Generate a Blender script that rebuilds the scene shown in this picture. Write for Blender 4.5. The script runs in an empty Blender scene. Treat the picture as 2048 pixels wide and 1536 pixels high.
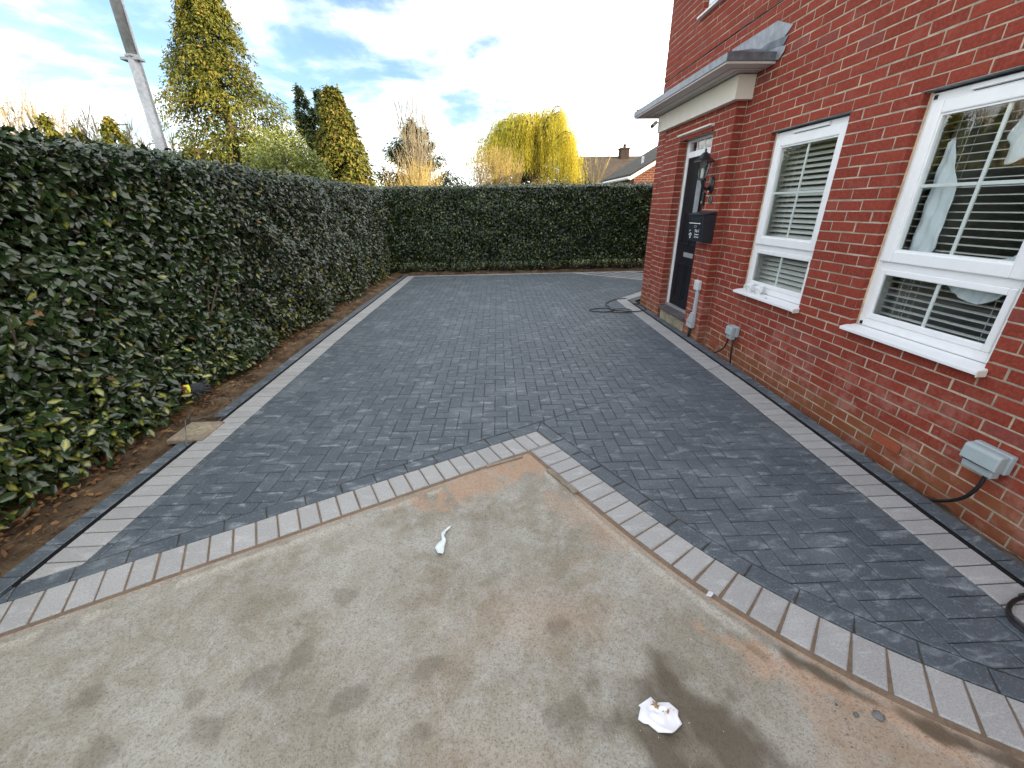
import bpy, math, random
import numpy as np
from mathutils import Vector, Matrix
random.seed(7); rng = np.random.default_rng(11)
S = bpy.context.scene; COL = S.collection
rad = math.radians

# ------------------------------------------------------------------ camera
cam = bpy.data.objects.new('camera', bpy.data.cameras.new('camera')); COL.objects.link(cam)
CAMZ = 1.6
yaw, pit, rol = rad(2.6033), rad(23.4708), rad(-0.8550)
fw = Vector((math.sin(yaw)*math.cos(pit), math.cos(yaw)*math.cos(pit), -math.sin(pit)))
rt = Vector((math.cos(yaw), -math.sin(yaw), 0)); up = rt.cross(fw)
r2 = rt*math.cos(rol)+up*math.sin(rol); u2 = -rt*math.sin(rol)+up*math.cos(rol)
cam.matrix_world = Matrix(((r2.x,u2.x,-fw.x,0),(r2.y,u2.y,-fw.y,0),(r2.z,u2.z,-fw.z,CAMZ),(0,0,0,1)))
cam.data.sensor_width = 36; cam.data.lens = 815.9/2048*36
cam.data.clip_start = 0.02; cam.data.clip_end = 3000
S.camera = cam

# ------------------------------------------------------------------ sun, sky, exposure
SUN_EL = rad(13); SUN_AZ = rad(110)          # azimuth clockwise from +Y (seen from above)
sd = Vector((math.sin(SUN_AZ)*math.cos(SUN_EL), math.cos(SUN_AZ)*math.cos(SUN_EL), math.sin(SUN_EL)))
sun = bpy.data.objects.new('sun', bpy.data.lights.new('sun', 'SUN')); COL.objects.link(sun)
sun.data.energy = 4.2; sun.data.angle = rad(0.6); sun.data.color = (1.0, 0.80, 0.55)
sun.rotation_euler = (-sd).to_track_quat('-Z', 'Y').to_euler()
sun.location = (20, -8, 12)

w = bpy.data.worlds.new('World'); S.world = w; w.use_nodes = True
nt = w.node_tree; nt.nodes.clear()
def N(t, kind, **kw):
    n = t.nodes.new(kind)
    for k, v in kw.items():
        if hasattr(n, k): setattr(n, k, v)
    return n
def mth(t, op, a, b=None, c=None, clamp=False):
    n = t.nodes.new('ShaderNodeMath'); n.operation = op; n.use_clamp = clamp
    for i, v in enumerate((a, b, c)):
        if v is None: continue
        if isinstance(v, (int, float)): n.inputs[i].default_value = v
        else: t.links.new(v, n.inputs[i])
    return n.outputs[0]
def mixc(t, f, a, b, mode='MIX'):
    n = t.nodes.new('ShaderNodeMix'); n.data_type = 'RGBA'; n.blend_type = mode
    for i, v in ((0, f), (6, a), (7, b)):
        if isinstance(v, (int, float)): n.inputs[i].default_value = v
        elif isinstance(v, (tuple, list)): n.inputs[i].default_value = tuple(v[:3])+(1,)
        else: t.links.new(v, n.inputs[i])
    return n.outputs[2]
def smooth(t, v, lo, hi, a=0.0, b=1.0):
    n = t.nodes.new('ShaderNodeMapRange'); n.interpolation_type = 'SMOOTHSTEP'
    t.links.new(v, n.inputs[0])
    for i, x in ((1, lo), (2, hi), (3, a), (4, b)): n.inputs[i].default_value = x
    return n.outputs[0]
def noise(t, vec, scale, detail=5, rough=0.55, dist=0.0):
    n = t.nodes.new('ShaderNodeTexNoise'); n.inputs['Scale'].default_value = scale
    n.inputs['Detail'].default_value = detail; n.inputs['Roughness'].default_value = rough
    n.inputs['Distortion'].default_value = dist
    if vec is not None: t.links.new(vec, n.inputs['Vector'])
    return n.outputs[0]
sky = N(nt, 'ShaderNodeTexSky'); sky.sky_type = 'NISHITA'; sky.sun_disc = False
sky.sun_elevation = SUN_EL; sky.sun_rotation = SUN_AZ; sky.air_density = 1.0; sky.dust_density = 0.6; sky.ozone_density = 1.2
tc = N(nt, 'ShaderNodeTexCoord'); sx = N(nt, 'ShaderNodeSeparateXYZ'); nt.links.new(tc.outputs['Generated'], sx.inputs[0])
X_, Y_, Z_ = sx.outputs
zz = mth(nt, 'ADD', mth(nt, 'MAXIMUM', Z_, 0.0), 0.16)
cx = N(nt, 'ShaderNodeCombineXYZ')
nt.links.new(mth(nt, 'DIVIDE', X_, zz), cx.inputs[0]); nt.links.new(mth(nt, 'DIVIDE', Y_, zz), cx.inputs[1])
rotm = N(nt, 'ShaderNodeMapping'); rotm.inputs['Rotation'].default_value = (0, 0, rad(-35)); rotm.inputs['Scale'].default_value = (1.0, 0.30, 1)
nt.links.new(cx.outputs[0], rotm.inputs[0])
puff = noise(nt, cx.outputs[0], 1.9, 8, 0.58, 0.25)
wisp = noise(nt, rotm.outputs[0], 1.6, 7, 0.62, 0.5)
az = mth(nt, 'DIVIDE', X_, mth(nt, 'MAXIMUM', Y_, 0.25))
bias = mth(nt, 'ADD', smooth(nt, az, -0.36, 0.42, -.02, 0.20), smooth(nt, az, -1.0, -0.62, 0.10, 0))
low = smooth(nt, Z_, 0.02, 0.22, 0.20, 0.0)
cov = mth(nt, 'ADD', mth(nt, 'ADD', mth(nt, 'ADD', mth(nt, 'MULTIPLY', puff, 0.74), mth(nt, 'MULTIPLY', wisp, 0.34)), bias), low)
cmask = smooth(nt, cov, 0.46, 0.80)
cshade = noise(nt, cx.outputs[0], 2.6, 5, 0.6)
ccol = mixc(nt, smooth(nt, cshade, 0.35, 0.6), (7.4, 7.7, 8.2), (9.6, 9.4, 9.0))
skb = mixc(nt, 1.0, sky.outputs[0], (.68, .74, .80), 'MULTIPLY')
tot = mixc(nt, cmask, skb, ccol)
bg = N(nt, 'ShaderNodeBackground'); bg.inputs[1].default_value = 0.11
nt.links.new(tot, bg.inputs[0])
wo = N(nt, 'ShaderNodeOutputWorld'); nt.links.new(bg.outputs[0], wo.inputs[0])
S.view_settings.view_transform = 'Standard'; S.view_settings.look = 'None'; S.view_settings.gamma = 1
S.view_settings.exposure = 1.68

# ------------------------------------------------------------------ materials
MATS = {}
def mat(name, col, rough=0.7, metal=0.0, spec=0.5, **kw):
    m = bpy.data.materials.new(name); m.use_nodes = True; t = m.node_tree
    b = t.nodes['Principled BSDF']
    b.inputs['Base Color'].default_value = tuple(col)+(1,); b.inputs['Roughness'].default_value = rough
    b.inputs['Metallic'].default_value = metal; b.inputs['Specular IOR Level'].default_value = spec
    MATS[name] = m
    return m, t, b
def objco(t):
    n = t.nodes.new('ShaderNodeNewGeometry'); return n.outputs['Position']
def attr(t, name, out='Fac'):
    n = t.nodes.new('ShaderNodeAttribute'); n.attribute_name = name; return n.outputs[out]
def bump(t, b, h, strength=0.4, dist=0.01):
    n = t.nodes.new('ShaderNodeBump'); n.inputs['Strength'].default_value = strength; n.inputs['Distance'].default_value = dist
    t.links.new(h, n.inputs['Height']); t.links.new(n.outputs[0], b.inputs['Normal'])
def simple(name, col, rough=0.6, var=0.12, scale=30, bumpv=0.15, metal=0.0, spec=0.5, dist=0.003):
    m, t, b = mat(name, col, rough, metal, spec)
    p = objco(t); n = noise(t, p, scale, 5)
    n2 = noise(t, p, scale*0.12, 3)
    c = mixc(t, smooth(t, mth(t, 'ADD', mth(t, 'MULTIPLY', n, 0.5), mth(t, 'MULTIPLY', n2, 0.5)), 0.35, 0.65), [x*(1-var) for x in col], [min(1, x*(1+var)) for x in col])
    t.links.new(c, b.inputs['Base Color'])
    if bumpv: bump(t, b, n, bumpv, dist)
    return m
def m_brick():
    m, t, b = mat('brick', (.3, .06, .04), 0.85, spec=0.3)
    p = objco(t); tone = attr(t, 'tone'); soil = attr(t, 'soil')
    n1 = noise(t, p, 55, 6, 0.65); n2 = noise(t, p, 9, 4); n3 = noise(t, p, 260, 3)
    c = mixc(t, tone, (.190, .030, .018), (.255, .043, .026))
    c = mixc(t, smooth(t, tone, 0.95, 0.97), c, (.19, .050, .042))
    c = mixc(t, smooth(t, n1, 0.38, 0.66, 0, 0.45), c, (.37, .075, .042))
    c = mixc(t, smooth(t, n2, 0.55, 0.72, 0, 0.16), c, (.42, .17, .13))
    c = mixc(t, mth(t, 'MULTIPLY', soil, smooth(t, n2, 0.3, 0.6, .5, 1)), c, (.24, .085, .036))
    sz = t.nodes.new('ShaderNodeSeparateXYZ'); t.links.new(p, sz.inputs[0])
    c = mixc(t, mth(t, 'MULTIPLY', smooth(t, sz.outputs[2], .75, .25, 0, .55), smooth(t, noise(t, p, 5, 6, .7), .46, .66)), c, (.40, .20, .16))
    c = mixc(t, smooth(t, n3, 0.62, 0.75, 0, 0.35), c, (.13, .02, .015))
    t.links.new(c, b.inputs['Base Color'])
    bump(t, b, mth(t, 'ADD', n1, mth(t, 'MULTIPLY', n3, 0.6)), 0.55, 0.004)
    return m
def m_mortar():
    m, t, b = mat('mortar', (.36, .29, .21), 0.95, spec=0.2)
    p = objco(t); n = noise(t, p, 120, 5); n2 = noise(t, p, 6, 4)
    c = mixc(t, smooth(t, n2, 0.35, 0.65), (.30, .25, .19), (.52, .44, .34))
    t.links.new(mixc(t, smooth(t, n, .4, .7, 0, .4), c, (.20, .16, .12)), b.inputs['Base Color']); bump(t, b, n, .6, .004)
    return m
def m_paver(name, c0, c1, pale, dustamt, rough):
    m, t, b = mat(name, c0, rough, spec=0.45)
    p = objco(t); tone = attr(t, 'tone')
    mp = t.nodes.new('ShaderNodeMapping'); mp.inputs['Rotation'].default_value = (0, 0, rad(28)); mp.inputs['Scale'].default_value = (1, 2.6, 1)
    t.links.new(p, mp.inputs[0])
    streak = noise(t, mp.outputs[0], 7, 7, 0.65, 0.6); fine = noise(t, p, 190, 4, .6); mid = noise(t, p, 2.2, 4); grit = noise(t, p, 420, 2)
    c = mixc(t, tone, c0, c1)
    c = mixc(t, mth(t, 'MULTIPLY', smooth(t, streak, .50, .74), dustamt), c, pale)
    c = mixc(t, mth(t, 'MULTIPLY', smooth(t, mid, .50, .70), dustamt*.25), c, pale)
    c = mixc(t, smooth(t, fine, .48, .62, 0, .5), c, [x*.55 for x in c0])
    c = mixc(t, smooth(t, noise(t, p, 95, 3), .58, .68, 0, .35), c, pale)
    c = mixc(t, smooth(t, grit, .62, .72, 0, .5), c, pale)
    t.links.new(c, b.inputs['Base Color'])
    t.links.new(smooth(t, streak, .3, .7, rough-.10, rough+.14), b.inputs['Roughness'])
    bump(t, b, mth(t, 'ADD', fine, mth(t, 'MULTIPLY', grit, .5)), .5, .0025)
    return m
def m_concrete():
    m, t, b = mat('concrete_slab', (.33, .31, .27), 0.88, spec=0.3)
    p = objco(t); wet = attr(t, 'wet'); och = attr(t, 'ochre'); hau = attr(t, 'haunch')
    a = noise(t, p, 2.3, 6, .6); f = noise(t, p, 75, 6, .8); g = noise(t, p, 170, 4, .7); q = noise(t, p, 7, 9, .78, .3)
    c = mixc(t, smooth(t, a, .38, .62), (.270, .250, .196), (.370, .356, .305))
    c = mixc(t, smooth(t, q, .42, .64, 0, .75), c, (.435, .43, .395))
    c = mixc(t, mth(t, 'MULTIPLY', smooth(t, noise(t, p, 1.6, 8, .7), .36, .54, 1, 0), .42), c, (.19, .155, .105))
    c = mixc(t, hau, c, (.50, .475, .41))
    c = mixc(t, mth(t, 'MULTIPLY', och, smooth(t, f, .30, .60, .45, 1)), c, (.47, .305, .20))
    c = mixc(t, smooth(t, f, .49, .62, 0, .45), c, (.15, .135, .11))
    c = mixc(t, smooth(t, g, .53, .62, 0, .55), c, (.10, .09, .075))
    c = mixc(t, smooth(t, noise(t, p, 140, 6, .85), .53, .66, 0, .40), c, (.52, .50, .46))
    c = mixc(t, smooth(t, noise(t, p, 210, 5, .8), .66, .72, 0, .5), c, (.60, .58, .54))
    c = mixc(t, mth(t, 'MULTIPLY', wet, smooth(t, f, .25, .7, 1, .80)), c, (.085, .066, .043))
    t.links.new(c, b.inputs['Base Color'])
    t.links.new(mth(t, 'SUBTRACT', .9, mth(t, 'MULTIPLY', wet, .35)), b.inputs['Roughness'])
    bump(t, b, mth(t, 'ADD', f, mth(t, 'MULTIPLY', g, .5)), .7, .004)
    return m
def m_leaf(name, dark, light, vein, rough=.35, trans=.25, spec=.5):
    m, t, b = mat(name, dark, rough, spec=spec)
    tone = attr(t, 'tone'); v = attr(t, 'varieg')
    c = mixc(t, tone, dark, light); c = mixc(t, v, c, vein)
    c = mixc(t, smooth(t, noise(t, objco(t), 90, 3), .4, .7, 0, .3), c, [x*.6 for x in dark])
    t.links.new(c, b.inputs['Base Color'])
    if trans:
        out = t.nodes['Material Output']; tr = t.nodes.new('ShaderNodeBsdfTranslucent'); ms = t.nodes.new('ShaderNodeMixShader')
        ms.inputs[0].default_value = trans; t.links.new(c, tr.inputs[0])
        t.links.new(b.outputs[0], ms.inputs[1]); t.links.new(tr.outputs[0], ms.inputs[2]); t.links.new(ms.outputs[0], out.inputs[0])
    return m
def m_glass():
    m = bpy.data.materials.new('window_glass'); m.use_nodes = True; t = m.node_tree; t.nodes.clear()
    ge = t.nodes.new('ShaderNodeNewGeometry'); dp = t.nodes.new('ShaderNodeVectorMath'); dp.operation = 'DOT_PRODUCT'
    t.links.new(ge.outputs['Incoming'], dp.inputs[0]); t.links.new(ge.outputs['Normal'], dp.inputs[1])
    f5 = mth(t, 'POWER', mth(t, 'SUBTRACT', 1.0, mth(t, 'ABSOLUTE', dp.outputs['Value'])), 5.0)
    fres = mth(t, 'ADD', .10, mth(t, 'MULTIPLY', f5, .90))
    gl = t.nodes.new('ShaderNodeBsdfGlossy'); gl.inputs['Roughness'].default_value = 0.0; gl.inputs[0].default_value = (.95, .97, .96, 1)
    tr = t.nodes.new('ShaderNodeBsdfTransparent'); tr.inputs[0].default_value = (.86, .90, .88, 1)
    ms = t.nodes.new('ShaderNodeMixShader'); o = t.nodes.new('ShaderNodeOutputMaterial')
    k = mth(t, 'MULTIPLY', fres, 1.0, clamp=True)
    t.links.new(k, ms.inputs[0]); t.links.new(tr.outputs[0], ms.inputs[1]); t.links.new(gl.outputs[0], ms.inputs[2]); t.links.new(ms.outputs[0], o.inputs[0])
    return m
def m_soil():
    m, t, b = mat('soil', (.1, .07, .045), .95, spec=.2)
    p = objco(t); f = noise(t, p, 70, 7, .7); a = noise(t, p, 4, 5); g = noise(t, p, 300, 3)
    c = mixc(t, smooth(t, a, .35, .65), (.070, .046, .028), (.185, .130, .080))
    c = mixc(t, smooth(t, f, .5, .7, 0, .6), c, (.045, .03, .018)); c = mixc(t, smooth(t, g, .62, .72, 0, .5), c, (.36, .28, .19))
    t.links.new(c, b.inputs['Base Color']); bump(t, b, mth(t, 'ADD', f, mth(t, 'MULTIPLY', g, .4)), 1.0, .012)
    return m
def m_roof(name, c0, c1):
    m, t, b = mat(name, c0, .85)
    p = objco(t); wv = t.nodes.new('ShaderNodeTexWave'); wv.bands_direction = 'Z'; wv.inputs['Scale'].default_value = 2.6; wv.inputs['Distortion'].default_value = .3
    t.links.new(p, wv.inputs[0]); n = noise(t, p, 3, 5)
    c = mixc(t, smooth(t, n, .35, .65), c0, c1); c = mixc(t, mth(t, 'MULTIPLY', smooth(t, wv.outputs[0], .1, .4, 1, 0), .5), c, [x*.4 for x in c0])
    t.links.new(c, b.inputs['Base Color']); return m
def m_texbrick():
    m, t, b = mat('far_brick', (.25, .07, .045), .9)
    p = objco(t); sp = t.nodes.new('ShaderNodeSeparateXYZ'); t.links.new(p, sp.inputs[0]); cb = t.nodes.new('ShaderNodeCombineXYZ')
    t.links.new(mth(t, 'ADD', sp.outputs[0], sp.outputs[1]), cb.inputs[0]); t.links.new(sp.outputs[2], cb.inputs[1])
    br = t.nodes.new('ShaderNodeTexBrick'); br.inputs['Scale'].default_value = 1; br.inputs['Brick Width'].default_value = .225
    br.inputs['Row Height'].default_value = .075; br.inputs['Mortar Size'].default_value = .006
    br.inputs['Color1'].default_value = (.16, .04, .028, 1); br.inputs['Color2'].default_value = (.22, .06, .04, 1); br.inputs['Mortar'].default_value = (.36, .3, .22, 1)
    t.links.new(cb.outputs[0], br.inputs[0]); t.links.new(br.outputs[0], b.inputs['Base Color']); return m
m_brick(); m_mortar(); m_concrete(); m_soil(); m_texbrick(); MATS['window_glass'] = m_glass()
m_paver('charcoal_paver', (.067, .086, .104), (.086, .107, .127), (.36, .40, .43), .72, .62)
m_paver('light_paver', (.335, .338, .335), (.395, .398, .394), (.60, .61, .62), .5, .72)
simple('joint_sand', (.085, .070, .055), .95, .35, 60, .6)
simple('dry_sand', (.185, .135, .095), .95, .2, 80, .6)
simple('drain_plastic', (.012, .013, .015), .5, .2, 40, .1)
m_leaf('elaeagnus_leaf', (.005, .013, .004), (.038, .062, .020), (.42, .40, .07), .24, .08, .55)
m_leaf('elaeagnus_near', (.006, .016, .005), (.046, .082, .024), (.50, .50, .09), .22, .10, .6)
m_leaf('golden_cypress', (.030, .055, .010), (.215, .205, .030), (.32, .20, .05), .7, .3, .2)
m_leaf('dark_cypress', (.018, .034, .012), (.050, .075, .028), (.1, .08, .03), .7, .2, .2)
m_leaf('thuja_leaf', (.026, .045, .010), (.20, .20, .032), (.28, .19, .06), .7, .25, .2)
m_leaf('laurel_leaf', (.060, .090, .014), (.30, .33, .06), (.42, .40, .10), .5, .25, .4)
m_leaf('willow_leaf', (.32, .32, .035), (.62, .52, .06), (.5, .42, .1), .7, .4, .2)
m_leaf('beige_leaf', (.24, .17, .06), (.46, .35, .12), (.45, .33, .1), .8, .3, .2)
m_leaf('dead_leaf', (.09, .045, .02), (.24, .13, .06), (.35, .22, .1), .8, .1, .2)
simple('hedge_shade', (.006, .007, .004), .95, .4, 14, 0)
simple('bark', (.10, .07, .045), .9, .3, 20, .5)
simple('golden_twig', (.46, .35, .12), .8, .25, 8, 0)
simple('grey_twig', (.25, .21, .14), .8, .25, 8, 0)
simple('upvc_white', (.84, .85, .86), .32, .03, 12, .05)
simple('upvc_cream', (.74, .69, .60), .5, .05, 5, .05)
simple('sealant', (.62, .50, .36), .8, .25, 30, .2)
simple('soffit_grey', (.60, .56, .53), .5, .05, 4, .05)
simple('lead', (.155, .17, .19), .5, .35, 14, .3, metal=.35, dist=.006)
simple('lead_pale', (.30, .31, .33), .5, .25, 14, .3, metal=.3, dist=.006)
simple('galvanised', (.40, .41, .42), .6, .2, 26, .1, metal=.1)
simple('door_navy', (.006, .008, .012), .45, .2, 20, .05, spec=.3)
simple('black_metal', (.015, .016, .018), .35, .25, 40, .1)
simple('chrome', (.62, .63, .64), .25, .05, 10, 0, metal=.9)
simple('brushed', (.55, .56, .57), .4, .08, 30, 0, metal=.6)
simple('mailbox_grey', (.012, .017, .026), .45, .15, 30, .1)
simple('white_paint', (.80, .80, .78), .5, .04, 30, 0)
simple('socket_grey', (.36, .42, .44), .42, .06, 20, .05)
simple('box_white', (.62, .63, .63), .4, .08, 20, .05)
simple('trunk_grey', (.44, .47, .50), .4, .06, 20, .05)
simple('cable_black', (.012, .012, .013), .5, .2, 40, .05)
simple('terracotta', (.42, .10, .05), .8, .15, 50, .3)
simple('step_concrete', (.30, .26, .18), .9, .35, 40, .8, dist=.01)
simple('step_tile', (.10, .09, .09), .7, .3, 30, .3)
simple('china', (.80, .82, .82), .15, .02, 10, 0)
simple('china_line', (.30, .35, .37), .3, .1, 10, 0)
simple('paper', (.84, .86, .92), .8, .04, 40, .3)
simple('crumb', (.36, .24, .10), .9, .4, 90, .3)
simple('film', (.70, .78, .80), .25, .08, 40, .2)
simple('cloth', (.72, .77, .82), .85, .05, 20, .2)
simple('blind_slat', (.74, .73, .70), .5, .03, 30, 0)
simple('room_wall', (.34, .33, .30), .9, .08, 3, 0)
simple('room_floor', (.10, .08, .06), .8, .2, 5, 0)
simple('timber', (.36, .27, .16), .85, .25, 40, .3)
simple('slab_stone', (.26, .215, .165), .9, .25, 25, .4)
simple('glove_grey', (.03, .035, .042), .85, .3, 60, .4)
simple('glove_yellow', (.75, .72, .03), .7, .1, 40, .1)
simple('glove_red', (.55, .02, .03), .7, .1, 40, .1)
simple('stone_grey', (.12, .12, .12), .9, .5, 60, .4)
simple('stone_pale', (.45, .42, .36), .9, .3, 60, .4)
simple('dark_brick', (.045, .028, .020), .9, .3, 8, .2)
simple('grass', (.045, .075, .020), .95, .35, 6, .5)
simple('render_white', (.66, .68, .70), .8, .05, 4, .1)
simple('bargeboard', (.05, .032, .022), .7, .2, 10, .1)
simple('white_gutter', (.78, .79, .80), .5, .03, 10, 0)
m_roof('brown_tiles', (.040, .028, .020), (.075, .052, .034))
m_roof('grey_tiles', (.030, .028, .022), (.060, .052, .040))
lm, lt, lb = mat('lamp_glass', (.5, .5, .5), .15); lb.inputs['Transmission Weight'].default_value = .9; lb.inputs['IOR'].default_value = 1.1
simple('lamp_frost', (.75, .77, .78), .5, .03, 10, 0)

# ------------------------------------------------------------------ mesh building helpers
class MB:
    def __init__(s): s.v = []; s.f = []; s.m = []; s.t = []; s.s = []; s.n = 0; s.mats = []; s.tn = .5; s.so = 0.0
    def mi(s, name):
        if name not in s.mats: s.mats.append(name)
        return s.mats.index(name)
    def add(s, vs, fs, m, tone=None, soil=None):
        k = s.n; s.v.extend([tuple(p) for p in vs]); s.n += len(vs); i = s.mi(m)
        for f in fs:
            s.f.append([q+k for q in f]); s.m.append(i); s.t.append(s.tn if tone is None else tone); s.s.append(s.so if soil is None else soil)
    def box(s, x0, x1, y0, y1, z0, z1, m, **k):
        vs = [(x, y, z) for x in (x0, x1) for y in (y0, y1) for z in (z0, z1)]
        s.add(vs, [(0,1,3,2),(4,6,7,5),(0,4,5,1),(2,3,7,6),(0,2,6,4),(1,5,7,3)], m, **k)
    def quad(s, a, b, c, d, m, **k): s.add([a, b, c, d], [(0,1,2,3)], m, **k)
    def prism(s, poly, axis, a, b, m, **k):
        # poly: 2D points, extruded along axis from a to b
        def P(p, h): return {0:(h, p[0], p[1]), 1:(p[0], h, p[1]), 2:(p[0], p[1], h)}[axis]
        n = len(poly); vs = [P(p, a) for p in poly]+[P(p, b) for p in poly]
        fs = [tuple(range(n))[::-1], tuple(range(n, 2*n))]+[(i, (i+1) % n, n+(i+1) % n, n+i) for i in range(n)]
        s.add(vs, fs, m, **k)
    def tube(s, pts, r, m, sides=8, cap=True, **k):
        pts = [Vector(p) for p in pts]; n = len(pts); rs = r if isinstance(r, (list, tuple)) else [r]*n
        vs = []; u = None
        for i, p in enumerate(pts):
            d = (pts[min(i+1, n-1)]-pts[max(i-1, 0)]);
            if d.length < 1e-9: d = Vector((0, 0, 1))
            d.normalize()
            if u is None: u = d.orthogonal().normalized()
            else:
                u = u-d*u.dot(d); u = u.normalized() if u.length > 1e-6 else d.orthogonal().normalized()
            v = d.cross(u)
            for j in range(sides):
                a = 2*math.pi*j/sides; vs.append(p+(u*math.cos(a)+v*math.sin(a))*rs[i])
        fs = [(i*sides+j, i*sides+(j+1) % sides, (i+1)*sides+(j+1) % sides, (i+1)*sides+j) for i in range(n-1) for j in range(sides)]
        if cap: fs += [tuple(range(sides))[::-1], tuple((n-1)*sides+j for j in range(sides))]
        s.add(vs, fs, m, **k)
    def lathe(s, prof, o, m, seg=20, axis=(0, 0, 1), **k):
        ax = Vector(axis).normalized(); u = ax.orthogonal().normalized(); v = ax.cross(u); o = Vector(o); vs = []
        for r, h in prof:
            for j in range(seg):
                a = 2*math.pi*j/seg; vs.append(o+ax*h+(u*math.cos(a)+v*math.sin(a))*r)
        fs = [(i*seg+j, i*seg+(j+1) % seg, (i+1)*seg+(j+1) % seg, (i+1)*seg+j) for i in range(len(prof)-1) for j in range(seg)]
        s.add(vs, fs, m, **k)
def link(name, me, root=None):
    o = bpy.data.objects.new(name, me); COL.objects.link(o)
    if root is not None: o.parent = root
    return o
def wloc(root):
    v = Vector((0, 0, 0))
    while root is not None: v += root.location; root = root.parent
    return v
def build(mb, name, root=None, bevel=0, smooth_=False, seg=2):
    off = wloc(root)
    vs = [(p[0]-off.x, p[1]-off.y, p[2]-off.z) for p in mb.v]
    me = bpy.data.meshes.new(name); me.from_pydata(vs, [], mb.f)
    for m in mb.mats: me.materials.append(MATS[m])
    me.polygons.foreach_set('material_index', mb.m)
    for nm, arr in (('tone', mb.t), ('soil', mb.s)):
        a = me.attributes.new(nm, 'FLOAT', 'FACE'); a.data.foreach_set('value', arr)
    if smooth_: me.polygons.foreach_set('use_smooth', [True]*len(mb.f))
    me.update()
    o = link(name, me, root)
    if bevel:
        b = o.modifiers.new('bevel', 'BEVEL'); b.width = bevel; b.segments = seg; b.limit_method = 'ANGLE'; b.angle_limit = rad(35)
    return o
def build_np(name, V, F, m, tone=None, varieg=None, root=None, smooth_=False, extra=None):
    off = np.array(wloc(root)); V = np.asarray(V, np.float32)-off.astype(np.float32); F = np.asarray(F, np.int32)
    me = bpy.data.meshes.new(name); k = F.shape[1]
    me.vertices.add(len(V)); me.vertices.foreach_set('co', V.ravel())
    me.loops.add(F.size); me.loops.foreach_set('vertex_index', F.ravel())
    me.polygons.add(len(F)); me.polygons.foreach_set('loop_start', np.arange(0, F.size, k, dtype=np.int32)); me.polygons.foreach_set('loop_total', np.full(len(F), k, np.int32))
    if smooth_: me.polygons.foreach_set('use_smooth', np.ones(len(F), bool))
    me.materials.append(MATS[m])
    for nm, arr in [('tone', tone), ('varieg', varieg)]+(extra or []):
        if arr is not None:
            a = me.attributes.new(nm, 'FLOAT', 'POINT'); a.data.foreach_set('value', np.asarray(arr, np.float32))
    me.update(calc_edges=True); me.validate()
    return link(name, me, root)
def tag(o, label, cat, group=None, kind=None):
    o['label'] = label; o['category'] = cat
    if group: o['group'] = group
    if kind: o['kind'] = kind
    return o
def struct(o, kind='structure'):
    o['kind'] = kind; return o
def thing(name, loc, label, cat, group=None):
    o = bpy.data.objects.new(name, None); COL.objects.link(o); o.location = loc; o.empty_display_size = .1
    return tag(o, label, cat, group)
# value noise in numpy
def vnoise(p, seed=0):
    p = np.asarray(p, float); i = np.floor(p).astype(np.int64); f = p-i; f = f*f*(3-2*f); d = p.shape[-1]; out = 0
    for c in range(2**d):
        w_ = 1.0; h = np.full(p.shape[:-1], seed*17.13+3.7)
        for a in range(d):
            b = (c >> a) & 1; w_ = w_*(f[..., a] if b else 1-f[..., a]); h = h+(i[..., a]+b)*(127.1, 311.7, 74.7)[a]
        r_ = np.sin(h)*43758.5453; out = out+w_*(r_-np.floor(r_))
    return out
def fbm(p, o=4, seed=0):
    p = np.asarray(p, float); s = 0; a = .5; t_ = 0
    for k in range(o): s = s+a*vnoise(p*2**k, seed+k); t_ += a; a *= .5
    return s/t_

# ------------------------------------------------------------------ ground
PATHL = [(-2.078, -1.0), (-2.078, 5.5), (-1.968, 10.80)]      # inner edge of the left light band
PATHR = [(2.095, -0.5), (2.158, 1.46), (2.203, 2.44), (2.236, 3.38), (2.283, 7.44)]
def interp(path, y): return float(np.interp(y, [p[1] for p in path], [p[0] for p in path]))
CURV = [(.318, 2.757), (.60, 2.22), (.86, 1.745), (1.05, 1.445), (1.19, 1.275), (1.31, 1.145), (1.455, 1.008), (1.605, .893), (1.76, .79), (1.95, .68), (2.25, .535), (2.9, .30)]
LS = .5275; LN = Vector((-LS, 1)).normalized(); LD = Vector((1, LS)).normalized(); LP = Vector(CURV[0])
def resample(poly, step):
    P = [Vector(p) for p in poly]; out = [P[0].copy()]; i = 0; cur = P[0].copy(); need = step
    while i < len(P)-1:
        d = (P[i+1]-cur).length
        if d < need: need -= d; cur = P[i+1].copy(); i += 1
        else: cur = cur+(P[i+1]-cur).normalized()*need; out.append(cur.copy()); need = step
    return out
def smoothpoly(P, it=2):
    for _ in range(it):
        Q = [P[0]]
        for a, b in zip(P[:-1], P[1:]): a = Vector(a); b = Vector(b); Q += [a*.75+b*.25, a*.25+b*.75]
        Q.append(P[-1]); P = Q
    return [Vector(p) for p in P]
CS = smoothpoly(CURV)
def offs(P, d):
    out = []
    for i, p in enumerate(P):
        t_ = (P[min(i+1, len(P)-1)]-P[max(i-1, 0)]).normalized(); n = Vector((-t_.y, t_.x)); out.append(p+n*d)   # + = up/right side
    return out
def clip(poly, n, d):
    out = []; k = len(poly)
    for i in range(k):
        a = poly[i]; b = poly[(i+1) % k]; da = a[0]*n[0]+a[1]*n[1]-d; db = b[0]*n[0]+b[1]*n[1]-d
        if da >= 0: out.append(a)
        if (da >= 0) != (db >= 0): q = da/(da-db); out.append((a[0]+(b[0]-a[0])*q, a[1]+(b[1]-a[1])*q))
    return out
def area(p): return .5*sum(p[i][0]*p[(i+1) % len(p)][1]-p[(i+1) % len(p)][0]*p[i][1] for i in range(len(p)))
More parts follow.
